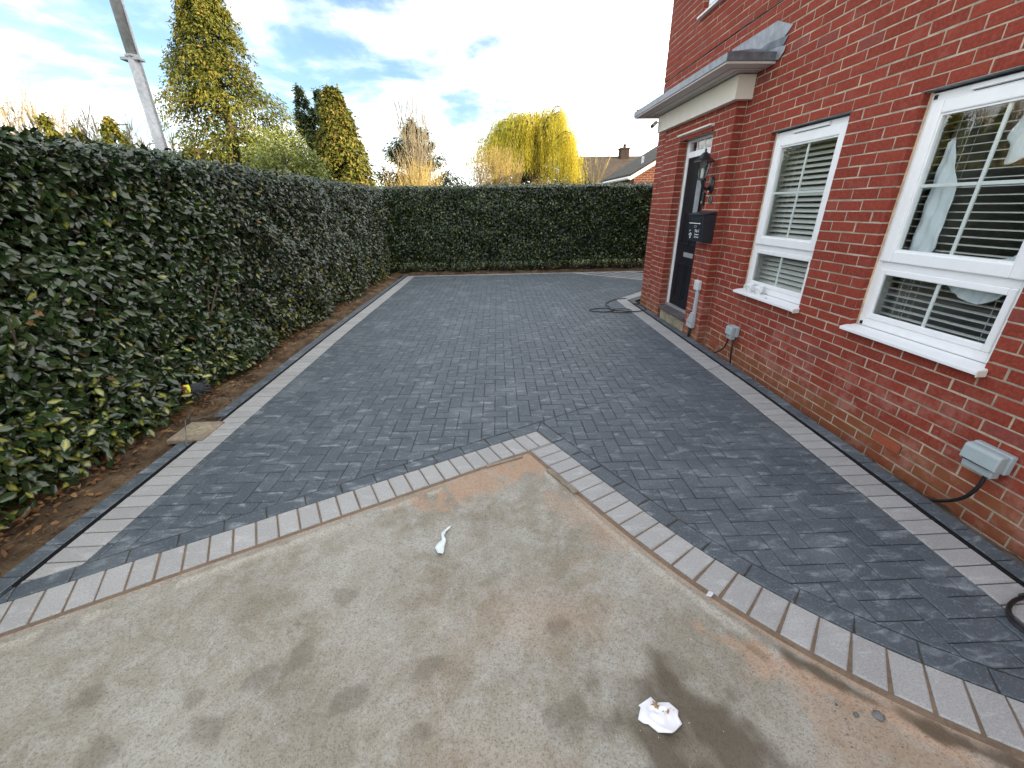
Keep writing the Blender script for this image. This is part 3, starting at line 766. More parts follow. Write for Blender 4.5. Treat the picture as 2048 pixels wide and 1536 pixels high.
def frame_rect(mb, X0, X1, y0, y1, z0, z1, w_, m='upvc_white', wb=None, wt=None):
    wb = w_ if wb is None else wb; wt = w_ if wt is None else wt
    mb.box(X0, X1, y0, y0+w_, z0, z1, m); mb.box(X0, X1, y1-w_, y1, z0, z1, m)
    mb.box(X0+.0005, X1-.0005, y0+w_, y1-w_, z0, z0+wb, m); mb.box(X0+.0005, X1-.0005, y0+w_, y1-w_, z1-wt, z1, m)
def make_window(y0, y1, lab, bars=True):
    root = bpy.data.objects.new('window', None); COL.objects.link(root); root.parent = house
    root.location = Vector((WX, (y0+y1)/2, .73))-wloc(house); root['label'] = lab
    fr = MB(); X = 2.752
    frame_rect(fr, X, X+.06, y0+.006, y1-.006, .755, Z0-.012, .045, wt=.05, wb=.06)
    fr.box(X+.001, X+.059, y0+.05, y1-.05, 1.168, 1.226, 'upvc_white')           # transom
    build(fr, 'frame', root, bevel=.004)
    sa_ = MB(); frame_rect(sa_, X-.020, X+.03, y0+.036, y1-.036, 1.215, 2.155, .075); build(sa_, 'sash', root, bevel=.008, seg=2)
    lo = MB(); frame_rect(lo, X-.006, X+.02, y0+.051, y1-.051, .815, 1.168, .055 if False else .04); build(lo, 'glazing_bead', root, bevel=.006)
    be = MB(); frame_rect(be, X-.010, X+.028, y0+.112, y1-.112, 1.2905, 2.0795, .010); build(be, 'rubber_seal', root)
    ba = MB(); ym = (y0+y1)/2
    ba.box(X+.008, X+.020, ym-.010, ym+.010, .85, 1.13, 'upvc_white'); ba.box(X+.008, X+.020, ym-.010, ym+.010, 1.29, 2.08, 'upvc_white')
    ba.box(X+.0085, X+.0195, y0+.11, ym-.0105, 1.675, 1.695, 'upvc_white'); ba.box(X+.0085, X+.0195, ym+.0105, y1-.11, 1.675, 1.695, 'upvc_white')
    build(ba, 'glazing_bars', root, bevel=.003)
    for z0_, z1_, yy0, yy1 in ((1.285, 2.085, y0+.108, y1-.108), (.85, 1.132, y0+.088, y1-.088)):
        gl = MB(); gl.quad((X+.006, yy0, z0_), (X+.006, yy1, z0_), (X+.006, yy1, z1_), (X+.006, yy0, z1_), 'window_glass'); build(gl, 'glass_pane', root)
    vt = MB(); c = (y0+y1)/2
    vt.prism([(X-.022, 2.170), (X-.001, 2.168), (X-.001, 2.196), (X-.016, 2.193)], 1, c-.215, c+.215, 'upvc_white'); build(vt, 'trickle_vent', root)
    vs_ = MB(); vs_.box(X-.0010, X+.001, c-.21, c+.21, 2.1635, 2.1675, 'black_metal'); build(vs_, 'vent_slot', root)
    si = MB()
    si.prism([(2.632, .716), (2.632, .738), (2.668, .747), (2.748, .757), (2.748, .712), (2.70, .710)], 1, y0-.02, y1+.012, 'upvc_white')
    build(si, 'sill', root, bevel=.004)
    cap = MB(); cap.box(2.630, 2.69, y0-.028, y0-.0205, .706, .744, 'upvc_cream'); build(cap, 'sill_end_cap', root, bevel=.004)
    se = MB(); se.box(X-.009, X+.002, y1-.009, y1+.002, .757, Z0-.003, 'sealant'); build(se, 'sealant_bead', root)
    se = MB(); se.box(X-.006, X+.002, y0-.002, y0+.008, .757, Z0-.003, 'sealant'); build(se, 'sealant_bead', root)
    return root
w_a = make_window(W1[0], W1[1], 'narrower looking white window nearer the porch'); w_b = make_window(W2[0], W2[1], 'white window nearest the camera')
for y_, z_ in ((W2[1]-.034, 2.178), (W2[1]-.034, .775)): pk = MB(); pk.box(2.7485, 2.7515, y_-.010, y_+.012, z_-.012, z_+.012, 'black_metal'); build(pk, 'packer', w_b)
# first floor window
ur = bpy.data.objects.new('window', None); COL.objects.link(ur); ur.parent = house; ur.location = Vector((WX, 5.8, 3.7))-wloc(house); ur['label'] = 'white upstairs window cut off by the top edge'
fr = MB(); frame_rect(fr, 2.752, 2.81, UW[0]+.005, UW[1]-.005, 3.755, 4.82, .06); build(fr, 'frame', ur, bevel=.004)
sa_ = MB(); frame_rect(sa_, 2.735, 2.78, UW[0]+.05, UW[1]-.05, 3.80, 4.77, .06); build(sa_, 'sash', ur, bevel=.006)
gl = MB(); gl.quad((2.758, UW[0]+.09, 3.85), (2.758, UW[1]-.09, 3.85), (2.758, UW[1]-.09, 4.72), (2.758, UW[0]+.09, 4.72), 'window_glass'); build(gl, 'glass_pane', ur)
si = MB(); si.prism([(2.640, 3.690), (2.640, 3.712), (2.748, 3.748), (2.748, 3.69)], 1, UW[0]-.03, UW[1]+.03, 'upvc_white'); build(si, 'sill', ur, bevel=.004)

# door set
door = MB(); DX = 2.702
frm = MB()
frm.box(DX, DX+.06, DO[0]+.004, DO[0]+.07, .19, 2.38, 'upvc_white'); frm.box(DX, DX+.06, DO[1]-.07, DO[1]-.004, .19, 2.38, 'upvc_white')
frm.box(DX+.0005, DX+.0595, DO[0]+.07, DO[1]-.07, 2.345, 2.38, 'upvc_white'); frm.box(DX+.0005, DX+.0595, DO[0]+.07, DO[1]-.07, 2.165, 2.235, 'upvc_white')
for k in (1, 2, 3): yy = DO[0]+.07+(DO[1]-DO[0]-.14)*k/4; frm.box(DX+.012, DX+.024, yy-.009, yy+.009, 2.235, 2.345, 'upvc_white')
build(frm, 'door_frame', house, bevel=.004)
tl_ = MB(); tl_.quad((DX+.018, DO[0]+.07, 2.235), (DX+.018, DO[1]-.07, 2.235), (DX+.018, DO[1]-.07, 2.345), (DX+.018, DO[0]+.07, 2.345), 'window_glass'); build(tl_, 'transom_glass', house)
tb = MB(); tb.box(DX+.30, DX+.32, DO[0], DO[1], .1, 2.5, 'room_wall'); build(tb, 'hall_wall', house)
hb = MB(); hb.prism([(PX-.045, 2.423), (PX-.045, 2.440), (PX+.01, 2.443), (DX+.01, 2.425), (DX+.01, 2.385), (DX-.02, 2.385)], 1, DO[0]-.0, DO[1]-.003, 'upvc_cream'); build(hb, 'door_head_board', house)
d0, d1 = DO[0]+.072, DO[1]-.072
door.box(DX+.012, DX+.05, d0, d1, .225, 2.163, 'door_navy')
for a, b, c, d in ((d0+.12, d0+.36, .33, .83), (d1-.36, d1-.12, .33, .83), (d0+.12, d0+.36, 1.08, 1.50), (d1-.36, d1-.12, 1.08, 1.50)):
    frame_rect(door, DX+.004, DX+.014, a, b, c, d, .022, 'door_navy')
frame_rect(door, DX+.002, DX+.014, 5.62, 5.80, 1.28, 2.04, .022, 'door_navy')
do = build(door, 'door', house, bevel=.004)
dg = MB(); dg.box(DX+.006, DX+.011, 5.642, 5.778, 1.302, 2.018, 'lead_pale'); build(dg, 'door_glass', do)
hd = MB(); hd.box(DX-.004, DX+.012, d0+.03, d0+.07, 1.08, 1.32, 'black_metal'); hd.tube([(DX-.004, d0+.05, 1.22), (DX-.05, d0+.05, 1.22), (DX-.052, d0+.17, 1.215)], .009, 'black_metal'); build(hd, 'door_handle', do)
lp = MB(); lp.box(DX+.004, DX+.012, 5.58, 5.86, .925, .985, 'brushed'); build(lp, 'letter_plate', do, bevel=.003)
th = MB(); th.box(DX-.02, DX+.06, DO[0]+.004, DO[1]-.004, .188, .222, 'brushed'); build(th, 'threshold', house, bevel=.004)
st = MB(); st.box(PX-.03, PX+.18, DO[0]-.02, DO[1]-.06, .145, .186, 'step_tile'); build(st, 'step_slab', house, bevel=.006)
st = MB(); st.box(PX-.005, PX+.17, DO[0]+.003, DO[1]-.10, -.12, .1435, 'step_concrete'); build(st, 'doorstep', house, bevel=.01)

# fascia beam and canopy
fb = MB(); fb.box(2.512, WX+.002, 4.80, 6.88, 2.566, 2.775, 'upvc_cream'); build(fb, 'porch_fascia', house, bevel=.003)
so = MB(); so.box(2.226, WX+.001, 4.52, 7.10, 2.785, 2.806, 'soffit_grey')
for x_ in (2.36, 2.45): so.box(x_-.003, x_+.003, 4.52+(x_-2.226)*1.0, 6.95, 2.7825, 2.7851, 'lead')
for y_ in (4.655, 4.735): so.box(2.36 if y_ < 4.7 else 2.45, WX-.02, y_-.003, y_+.003, 2.7822, 2.7850, 'lead')
cn = build(so, 'canopy_soffit', house)
ed = MB()
ed.box(2.214, 2.2245, 4.505, 7.115, 2.800, 2.868, 'lead_pale'); ed.box(2.225, WX-.001, 4.505, 4.519, 2.806, 2.868, 'lead'); ed.box(2.225, WX-.001, 7.101, 7.115, 2.806, 2.868, 'lead')
build(ed, 'canopy_edge', house, bevel=.003)
ro = MB()   # hipped leadwork on top
a, b, c, d = (2.214, 4.505), (2.214, 7.115), (WX-.001, 7.115), (WX-.001, 4.505); zt = 2.869
r0, r1 = (WX-.002, 4.95, 3.02), (WX-.002, 6.67, 3.02)
ro.add([(a[0], a[1], zt), (b[0], b[1], zt), (c[0], c[1], zt), (d[0], d[1], zt), r0, r1], [(0, 4, 5, 1), (0, 3, 4), (1, 5, 2)], 'lead'); build(ro, 'canopy_roof', house)
for y_ in (5.95, 7.0):
    rl = MB(); rl.tube([(2.215, y_, 2.873), (WX-.02, y_, 2.90 if y_ > 6.8 else 3.02)], .016, 'lead'); build(rl, 'lead_roll', house)
fl = MB()
for pts, x_, m_ in (([(5.35, 2.99), (4.66, 2.97), (4.52, 2.93), (4.40, 2.99), (4.36, 3.02), (4.60, 3.125), (5.36, 3.13)], WX-.008, 'lead_pale'),
                    ([(4.96, 2.93), (4.50, 2.84), (4.42, 2.92), (4.38, 2.955), (4.70, 2.985)], WX-.0115, 'lead'),
                    ([(4.80, 2.86), (4.46, 2.80), (4.40, 2.845), (4.39, 2.885), (4.52, 2.905), (4.75, 2.93)], WX-.0145, 'lead_pale')):
    fl.prism(pts, 0, x_, x_+.003, m_)
fl.prism([(5.2, 3.0), (5.2, 3.10), (7.0, 3.10), (7.1, 3.0)], 0, WX-.0075, WX-.0045, 'lead')
build(fl, 'lead_flashing', house)
# air brick
ab = MB(); y0_, y1_, zb = 2.19, 2.40, .038
ab.box(WX-.001, WX+.01, y0_, y1_, zb+.001, zb+.061, 'black_metal')
for k in range(6): ab.box(WX-.006, WX-.0012, y0_, y1_, zb+.003+k*.0098, zb+.0072+k*.0098, 'terracotta')
build(ab, 'air_brick', house)
ab = MB(); ab.box(WX-.001, WX+.01, 4.55, 4.76, zb+.001, zb+.061, 'black_metal')
for k in range(6): ab.box(WX-.006, WX-.0012, 4.55, 4.76, zb+.003+k*.0098, zb+.0072+k*.0098, 'terracotta')
build(ab, 'air_brick', house)

def smoothpts(P, it=3):
    P = [Vector(p) if len(p) > 2 else Vector((p[0], p[1], 0)) for p in P]
    for _ in range(it):
        Q = [P[0]]
        for a, b in zip(P[:-1], P[1:]): Q += [a*.75+b*.25, a*.25+b*.75]
        Q.append(P[-1]); P = Q
    return P
# ------------------------------------------------------------------ blinds and cloth
def blind(y0, y1, z0, z1, tilt, label):
    r = thing('venetian_blind', (2.89, (y0+y1)/2, z0), label, 'blind', 'venetian blinds inside the ground floor windows')
    m = MB(); hw = .024; n = int((z1-z0)/.046)
    for k in range(n):
        z_ = z0+.02+k*(z1-z0-.05)/(n-1); dz = math.sin(tilt)*hw; dx = math.cos(tilt)*hw; x_ = 2.888
        m.prism([(x_-dx, z_-dz), (x_, z_+.003), (x_+dx, z_+dz), (x_+dx, z_+dz+.003), (x_, z_+.006), (x_-dx, z_-dz+.003)], 1, y0, y1, 'blind_slat')
    build(m, 'slats', r)
    c = MB()
    for q in (.14, .22, .78, .86):
        yy = y0+(y1-y0)*q; 
        for x_ in (2.862, 2.914): c.tube([(x_, yy, z0), (x_, yy, z1)], .0014, 'blind_slat', 5)
    build(c, 'ladder_cords', r)
    h = MB(); h.box(2.862, 2.914, y0, y1, z1-.01, z1+.03, 'blind_slat'); build(h, 'head_rail', r, bevel=.003); h = MB(); h.box(2.866, 2.910, y0, y1, z0-.002, z0+.012, 'blind_slat'); build(h, 'bottom_rail', r, bevel=.003)
blind(W1[0]+.01, W1[1]-.01, .775, 2.16, rad(34), 'white slatted blind behind the window nearer the porch')
blind(W2[0]+.01, W2[1]-.01, .775, 2.16, rad(2), 'white slatted blind behind the window nearest the camera')
def cloth(mb, outline, x, amp=.008, sub=30):
    q_ = smoothpts(list(outline)+[outline[0]], 2) if True else outline; outline = [(p[0], p[1]) for p in q_[:-1]]
    ys_ = [p[0] for p in outline]; zs_ = [p[1] for p in outline]; n = 26
    y0, y1, z0, z1 = min(ys_), max(ys_), min(zs_), max(zs_); rows_ = []
    zz_ = np.linspace(z0+1e-4, z1-1e-4, n); vs = []; 
    for z_ in zz_:
        xs_ = []
        for i in range(len(outline)):
            a, b = outline[i], outline[(i+1) % len(outline)]
            if (a[1]-z_)*(b[1]-z_) < 0: xs_.append(a[0]+(b[0]-a[0])*(z_-a[1])/(b[1]-a[1]))
        lo_, hi_ = min(xs_), max(xs_)
        for j in range(sub):
            y_ = lo_+(hi_-lo_)*j/(sub-1); xx = x+amp*.9*math.sin(y_*95+z_*14+2*math.sin(z_*6))+amp*.8*math.sin(y_*41-z_*33); vs.append((xx, y_, z_))
    fs = [(i*sub+j, i*sub+j+1, (i+1)*sub+j+1, (i+1)*sub+j) for i in range(n-1) for j in range(sub-1)]
    mb.add(vs, fs, 'cloth')
c = MB()
cloth(c, [(2.765, 1.27), (2.585, 1.27), (2.60, 1.45), (2.585, 1.62), (2.655, 1.78), (2.72, 1.98), (2.765, 1.90)], 2.838, .006)
cloth(c, [(2.62, 1.23), (2.30, 1.02), (2.16, 1.06), (2.05, 1.24)], 2.838, .007)
cloth(c, [(2.12, 2.13), (2.36, 2.13), (2.44, 1.90), (2.40, 1.88), (2.42, 1.76), (2.30, 1.80), (2.08, 1.95), (2.02, 2.05)], 2.838, .008)
cloth(c, [(2.08, 1.25), (2.28, 1.27), (2.12, 1.33), (2.05, 1.50), (2.03, 1.30)], 2.838, .006)
o = build(c, 'draped_cloth', smooth_=True); tag(o, 'crumpled white cloth hung inside the window nearest the camera', 'cloth')
sm = o.modifiers.new('thick', 'SOLIDIFY'); sm.thickness = .002

# ------------------------------------------------------------------ things on the house front
def textmesh(body, size, loc, mname, name, root, spacing=1.0, extrude=.0008, shear=0.0):
    cu = bpy.data.curves.new('t', 'FONT'); cu.body = body; cu.size = size; cu.extrude = extrude; cu.align_x = 'CENTER'; cu.space_character = spacing; cu.shear = shear
    to = bpy.data.objects.new('t', cu); COL.objects.link(to); dg_ = bpy.context.evaluated_depsgraph_get()
    me = bpy.data.meshes.new_from_object(to.evaluated_get(dg_)); bpy.data.objects.remove(to)
    me.name = name; me.materials.clear(); me.materials.append(MATS[mname])
    M = Matrix(((0, 0, -1, 0), (-1, 0, 0, 0), (0, 1, 0, 0), (0, 0, 0, 1))); me.transform(M); me.transform(Matrix.Translation(Vector(loc)-wloc(root)))
    return link(name, me, root)
# lantern
la = thing('wall_lantern', (PX, 5.12, 1.80), 'black coach lantern with glass panes beside the front door', 'lantern')
m = MB(); m.lathe([(0, 0), (.052, 0), (.055, .010), (.038, .022), (0, .026)], (PX, 5.12, 1.80), 'black_metal', 20, (-1, 0, 0))
bp = build(m, 'wall_plate', la, smooth_=True); me = bp.data
for v in me.vertices: v.co.z *= 1.65
m = MB(); m.tube([(PX-.02, 5.12, 1.77), (PX-.06, 5.12, 1.755), (PX-.10, 5.12, 1.775), (PX-.125, 5.12, 1.82), (PX-.135, 5.12, 1.86)], [.022, .017, .014, .012, .016], 'black_metal', 10); build(m, 'arm', la, smooth_=True)
LX = PX-.135; LY = 5.12
def hexr(r, z): return [(LX+r*math.cos(math.pi/3*i+.5), LY+r*math.sin(math.pi/3*i+.5), z) for i in range(6)]
m = MB(); bo = hexr(.040, 1.868); to_ = hexr(.078, 2.040)
for i in range(6): m.tube([bo[i], to_[i]], .0042, 'black_metal', 6)
m.add(hexr(.046, 1.850)+hexr(.046, 1.872), [tuple(range(6))[::-1], tuple(range(6, 12))]+[(i, (i+1) % 6, 6+(i+1) % 6, 6+i) for i in range(6)], 'black_metal')
for i in range(6): m.tube([to_[i], to_[(i+1) % 6]], .0045, 'black_metal', 6)
build(m, 'lantern_frame', la)
m = MB()
for i in range(6): m.quad(bo[i], bo[(i+1) % 6], to_[(i+1) % 6], to_[i], 'window_glass')
build(m, 'lantern_glass', la)
m = MB(); m.lathe([(.115, 2.030-2.03), (.112, .012), (.070, .040), (.050, .070), (.030, .092), (.012, .102), (.010, .115), (.014, .122), (.006, .134), (0, .140)], (LX, LY, 2.034), 'black_metal', 6); build(m, 'lantern_roof', la)
m = MB(); m.lathe([(.018, 0), (.020, .06), (.016, .09), (0, .10)], (LX, LY, 1.874), 'lamp_frost', 12); build(m, 'bulb', la, smooth_=True)
m = MB(); m.lathe([(.011, 0), (.009, .008), (0, .012)], (PX-.024, 5.135, 1.735), 'white_paint', 10, (-1, 0, 0)); build(m, 'sensor', la)
# key safe / bell
m = MB(); m.box(PX-.030, PX-.001, 5.235, 5.283, 1.585, 1.725, 'black_metal'); r = thing('door_bell', (PX, 5.26, 1.58), 'slim black door bell below the lantern', 'door bell')
build(m, 'bell_body', r, bevel=.006); m = MB(); m.lathe([(.012, 0), (.012, .003), (0, .004)], (PX-.030, 5.259, 1.62), 'brushed', 14, (-1, 0, 0)); build(m, 'button', r)
# number plaque
r = thing('number_plaque', (PX, 5.103, 1.60), 'small round black plaque with the number 1 on the brick pier', 'plaque')
m = MB(); m.lathe([(0, 0), (.046, 0), (.046, .006), (.042, .009), (.040, .006), (0, .006)], (PX, 5.103, 1.647), 'black_metal', 28, (-1, 0, 0)); build(m, 'disc', r)
m = MB(); m.lathe([(.041, .0085), (.0405, .0105), (.044, .0105), (.0445, .0085)], (PX, 5.103, 1.647), 'stone_pale', 28, (-1, 0, 0)); build(m, 'rim', r)
textmesh('1', .062, (PX-.0075, 5.103, 1.627), 'stone_pale', 'numeral', r)
# mailbox
mbx = thing('mailbox', (PX, 5.07, 1.19), 'dark grey wall mailbox with white No 1 lettering and paw print', 'mailbox')
my0, my1, mx = 4.895, 5.268, 2.435
m = MB(); m.prism([(PX-.002, 1.19), (mx+.022, 1.19), (mx, 1.43), (mx, 1.485), (PX-.002, 1.492)], 1, my0+.006, my1-.006, 'mailbox_grey'); build(m, 'body', mbx, bevel=.003)
m = MB(); m.prism([(PX-.002, 1.500), (mx-.016, 1.480), (mx-.018, 1.490), (PX-.002, 1.520)], 1, my0-.006, my1+.006, 'mailbox_grey'); build(m, 'lid', mbx, bevel=.002)
fx = lambda z_: mx+.022*max(0, (1.43-z_)/.24)-.0015
m = MB(); m.box(fx(1.43)-.004, fx(1.43), my0+.05, my1-.05, 1.388, 1.396, 'white_paint'); build(m, 'slot_edge', mbx)
m = MB(); frame_rect(m, mx-.003, mx, my0+.04, my1-.04, 1.405, 1.455, .004, 'mailbox_grey'); build(m, 'letter_flap', mbx)
m = MB(); frame_rect(m, fx(1.35)-.002, fx(1.35), 5.045, 5.105, 1.345, 1.368, .005, 'brushed'); build(m, 'name_holder', mbx)
def tilt_text(body, size, y_, z_, nm, **k):
    return textmesh(body, size, (fx(z_)-.002, y_, z_), 'white_paint', nm, mbx, **k)
tilt_text('No 1', .052, 5.03, 1.292, 'house_number', shear=.25)
tilt_text('Grosvenor', .024, 5.035, 1.262, 'name_line', shear=.15); tilt_text('Mar Court', .026, 5.035, 1.232, 'name_line', shear=.15)
m = MB()
for dy, dz, r_ in ((0, 0, .017), (.010, .008, .010), (-.010, .008, .010)):   # palm pad
    m.lathe([(0, 0), (r_, 0)], (fx(1.25)-.0022, 5.19+dy, 1.235+dz), 'white_paint', 14, (-1, 0, 0))
for dy, dz in ((.025, .020), (.009, .034), (-.010, .034), (-.025, .020)): m.lathe([(0, 0), (.0085, 0)], (fx(1.27)-.0022, 5.19+dy, 1.24+dz), 'white_paint', 12, (-1, 0, 0))
for dy, dz in ((.025, .020), (.009, .030), (-.008, .030)): m.lathe([(0, 0), (.006, 0)], (fx(1.30)-.0022, 5.195+dy*.8, 1.285+dz*.8), 'white_paint', 10, (-1, 0, 0))
build(m, 'paw_print', mbx)
# conduit down the pier
r = thing('cable_conduit', (PX, 5.03, .13), 'grey plastic cable conduit with white box on the brick pier beside the door', 'conduit')
m = MB(); m.box(PX-.052, PX-.001, 4.965, 5.075, .615, .735, 'box_white'); build(m, 'junction_box', r, bevel=.010)
m = MB(); m.box(PX-.030, PX-.001, 4.99, 5.045, .31, .613, 'trunk_grey'); build(m, 'trunking', r, bevel=.006)
m = MB(); m.prism([(5.045, .33), (4.985, .33), (4.975, .24), (4.975, .135), (5.12, .135), (5.12, .21)], 0, PX-.050, PX-.0012, 'trunk_grey'); build(m, 'shoe', r, bevel=.006)
m = MB(); m.box(PX-.052, PX-.0495, 4.976, 5.119, .196, .200, 'cable_black'); build(m, 'shoe_joint', r)
m = MB(); m.tube([(PX-.025, 5.05, .14), (PX-.025, 5.05, -.03)], .016, 'cable_black', 10); build(m, 'cable', r, smooth_=True)
# sockets
def socket(y, z, wd, label, cables):
    r = thing('outdoor_socket', (WX, y, z), label, 'socket', 'outdoor sockets low on the brick wall')
    m = MB(); m.box(WX-.042, WX-.001, y-wd/2-.006, y+wd/2+.006, z-.052, z+.062, 'socket_grey'); build(m, 'back_box', r, bevel=.010, seg=3)
    m = MB(); m.prism([(WX-.043, z-.048), (WX-.088, z-.040), (WX-.098, z-.030), (WX-.094, z+.045), (WX-.082, z+.058), (WX-.043, z+.060)], 1, y-wd/2, y+wd/2, 'socket_grey'); build(m, 'cover', r, bevel=.008, seg=3)
    m = MB(); m.prism([(WX-.03, z-.085), (WX-.078, z-.085), (WX-.083, z-.04), (WX-.03, z-.04)], 1, y-wd/2+.012, y+wd/2-.012, 'socket_grey'); build(m, 'lower_skirt', r, bevel=.008, seg=3)
    m = MB(); m.box(WX-.1005, WX-.0955, y-wd/2+.02, y+wd/2-.02, z-.032, z-.0295, 'cable_black'); build(m, 'seam', r)
    for pts, rr in cables:
        m = MB(); m.tube(smoothpts(pts), rr, 'cable_black', 10); build(m, 'cable', r, smooth_=True)
socket(4.25, .30, .12, 'small grey outdoor socket near the inner corner of the porch', [([(2.63, 4.27, .22), (2.63, 4.30, .10), (2.62, 4.43, -.01), (2.60, 4.56, -.05)], .008), ([(2.64, 4.19, .22), (2.63, 4.17, .12), (2.64, 4.17, .0), (2.65, 4.16, -.08)], .009)])
socket(1.735, .315, .175, 'wide grey double outdoor socket near the camera', [([(2.645, 1.70, .235), (2.64, 1.70, .15), (2.64, 1.73, .05), (2.63, 1.80, -.03), (2.62, 1.87, -.075)], .010)])
# security camera
r = thing('security_camera', (2.52, 6.86, 2.68), 'small grey security camera poking out past the far end of the porch beam', 'camera')
m = MB(); m.tube([(2.53, 6.885, 2.69), (2.49, 6.87, 2.705), (2.465, 6.85, 2.69)], .007, 'soffit_grey', 8); build(m, 'bracket', r)
m = MB(); m.tube([(2.475, 6.86, 2.70), (2.40, 6.80, 2.645)], .026, 'soffit_grey', 16); build(m, 'camera_body', r)
m = MB(); m.tube([(2.401, 6.801, 2.6455), (2.388, 6.79, 2.636)], .020, 'black_metal', 16); build(m, 'lens_cap', r)
# rusty hook
m = MB(); m.tube(smoothpts([(PX-.001, 6.70, 1.91), (PX-.03, 6.73, 1.90), (PX-.05, 6.75, 1.86), (PX-.04, 6.72, 1.81), (PX-.015, 6.68, 1.82)]), .006, 'bark', 8)
tag(build(m, 'wall_hook'), 'small dark curled hook on the far edge of the porch brickwork', 'hook')
# mugs
def mug(x, y, ang_, label, h=.088, r_=.040):
    z_ = .7495
    r = thing('mug', (x, y, z_), label, 'mug', 'white mugs on the window sill')
    m = MB(); m.lathe([(0, .001), (r_*.62, .001), (r_*.66, .004), (r_*.98, h*.62), (r_, h), (r_*.93, h), (r_*.90, h*.62), (r_*.60, .010), (0, .008)], (x, y, z_), 'china', 26); build(m, 'cup', r, smooth_=True)
    c_, s2 = math.cos(ang_), math.sin(ang_); P = [(r_*.93, h*.80), (r_*1.35, h*.84), (r_*1.62, h*.62), (r_*1.5, h*.38), (r_*.86, h*.30)]
    m = MB(); m.tube(smoothpts([(x+c_*a, y+s2*a, z_+b) for a, b in P]), .0048, 'china', 8); build(m, 'handle', r, smooth_=True)
    m = MB()
    for k in range(6):
        pts = []
        for j in range(9):
            q = j/8; a = k*math.pi/3+(q-.5)*1.5*(1 if k % 2 else -1); rr = np.interp(.15+.7*q, [0, .62, 1], [r_*.66, r_*.98, r_])+.0006
            pts.append((x+math.cos(a)*rr, y+math.sin(a)*rr, z_+h*(.12+.74*q)))
        m.tube(pts, .0009, 'china_line', 4)
    build(m, 'line_pattern', r)
mug(2.688, 4.165, 2.2, 'white patterned mug at the outer end of the window sill')
mug(2.690, 4.020, 2.0, 'white patterned mug standing inboard of the other mug')
m = MB(); m.box(2.665, 2.672, 3.84, 3.87, .7485, .7505, 'bark'); tag(build(m, 'small_twig'), 'tiny dark twig lying on the window sill beside the mugs', 'twig')

# ------------------------------------------------------------------ things on the ground
m = MB()
cx0, cy0 = 1.86, 6.58
P = [(2.48, 7.46, .012), (2.30, 7.44, .012), (2.05, 7.18, .010), (1.96, 6.98, .010), (2.0, 6.82, .012)]
P += [(1.80+.20*math.cos(a), 6.60+.13*math.sin(a), .012+.003*math.sin(2*a)) for a in np.linspace(.6, 2*math.pi*2+.5, 50)]
P += [(2.10+.17*math.cos(a), 6.50+.14*math.sin(a), .018+.003*math.sin(3*a)) for a in np.linspace(2.6, 2.6-2*math.pi*2, 46)]
P += [(2.25, 6.42, .012), (2.50, 6.50, .012), (2.56, 6.62, .03), (2.44, 6.86, .05), (2.42, 7.0, .03), (2.56, 6.98, .01)]
m.tube(smoothpts(P, 1), .0075, 'cable_black', 8); tag(build(m, 'coiled_cable', smooth_=True), 'thin black cable coiled in loops on the paving before the porch', 'cable')
m = MB(); P = [(2.62, 1.02, .01)]
for a in np.linspace(0.3, 2*math.pi*3+.8, 90):
    P.append((2.325+(.235+.008*math.sin(a*.7))*math.cos(a+1.1), 1.02+(.13+.006*math.cos(a*1.3))*math.sin(a+1.1)*1.0, .009+.003*math.sin(1.7*a)+.0005*a))
m.tube(P, .0045, "cable_black", 8); tag(build(m, 'coiled_cable', smooth_=True), 'dark cable coil lying over the light band at the right edge', 'cable')
# crumpled paper
def litter():
    c = (.520, .800); O = [(-.075, -.012), (-.055, .030), (-.060, .040), (-.035, .050), (-.008, .072), (.006, .050), (.045, .038), (.073, .014), (.062, -.012), (.064, -.045), (.035, -.062), (.018, -.080), (-.020, -.062), (-.045, -.030), (-.062, -.030)]
    O = [(p[0]*1.0+c[0], p[1]*.78+c[1]) for p in O]; vs = []; n = 12; fs = []
    for i, p in enumerate(O):
        for k in range(n):
            q = k/(n-1); x = c[0]+(p[0]-c[0])*(1-q); y = c[1]+(p[1]-c[1])*(1-q)
            hz = .006+.022*abs(float(fbm(np.array([[x*30, y*30]]), 3, 4)[0])-.5)*2+.010*float(vnoise(np.array([[x*70+y*30, y*60-x*20]]), 2)[0])-.008*(1-q)**3+.005*math.sin(i*2.4)*(1-q); vs.append((x, y, max(.0015, hz)))
    N_ = len(O)
    for i in range(N_):
        for k in range(n-1): a = i*n+k; b = ((i+1) % N_)*n+k; fs.append((a, b, b+1, a+1))
    m = MB(); m.add(vs, fs, 'paper'); r = thing('paper_scrap', (c[0], c[1], 0), 'crumpled white paper napkin with brown crumbs on the dark wet patch', 'litter')
    o = build(m, 'napkin', r, smooth_=True); s2 = o.modifiers.new('t', 'SOLIDIFY'); s2.thickness = .0015
    m = MB()
    for _ in range(46):
        a = random.random(); x = c[0]-.008+a*.045+random.gauss(0, .006); y = c[1]+.026-a*.024+random.gauss(0, .005); s3 = random.uniform(.0016, .0045)
        zc = .018; m.lathe([(0, -s3*.6), (s3, 0), (s3*.6, s3*.6), (0, s3*.8)], (x, y, zc), 'crumb', 5, (random.random()-.5, random.random()-.5, 1))
    build(m, 'crumbs', r)
litter()
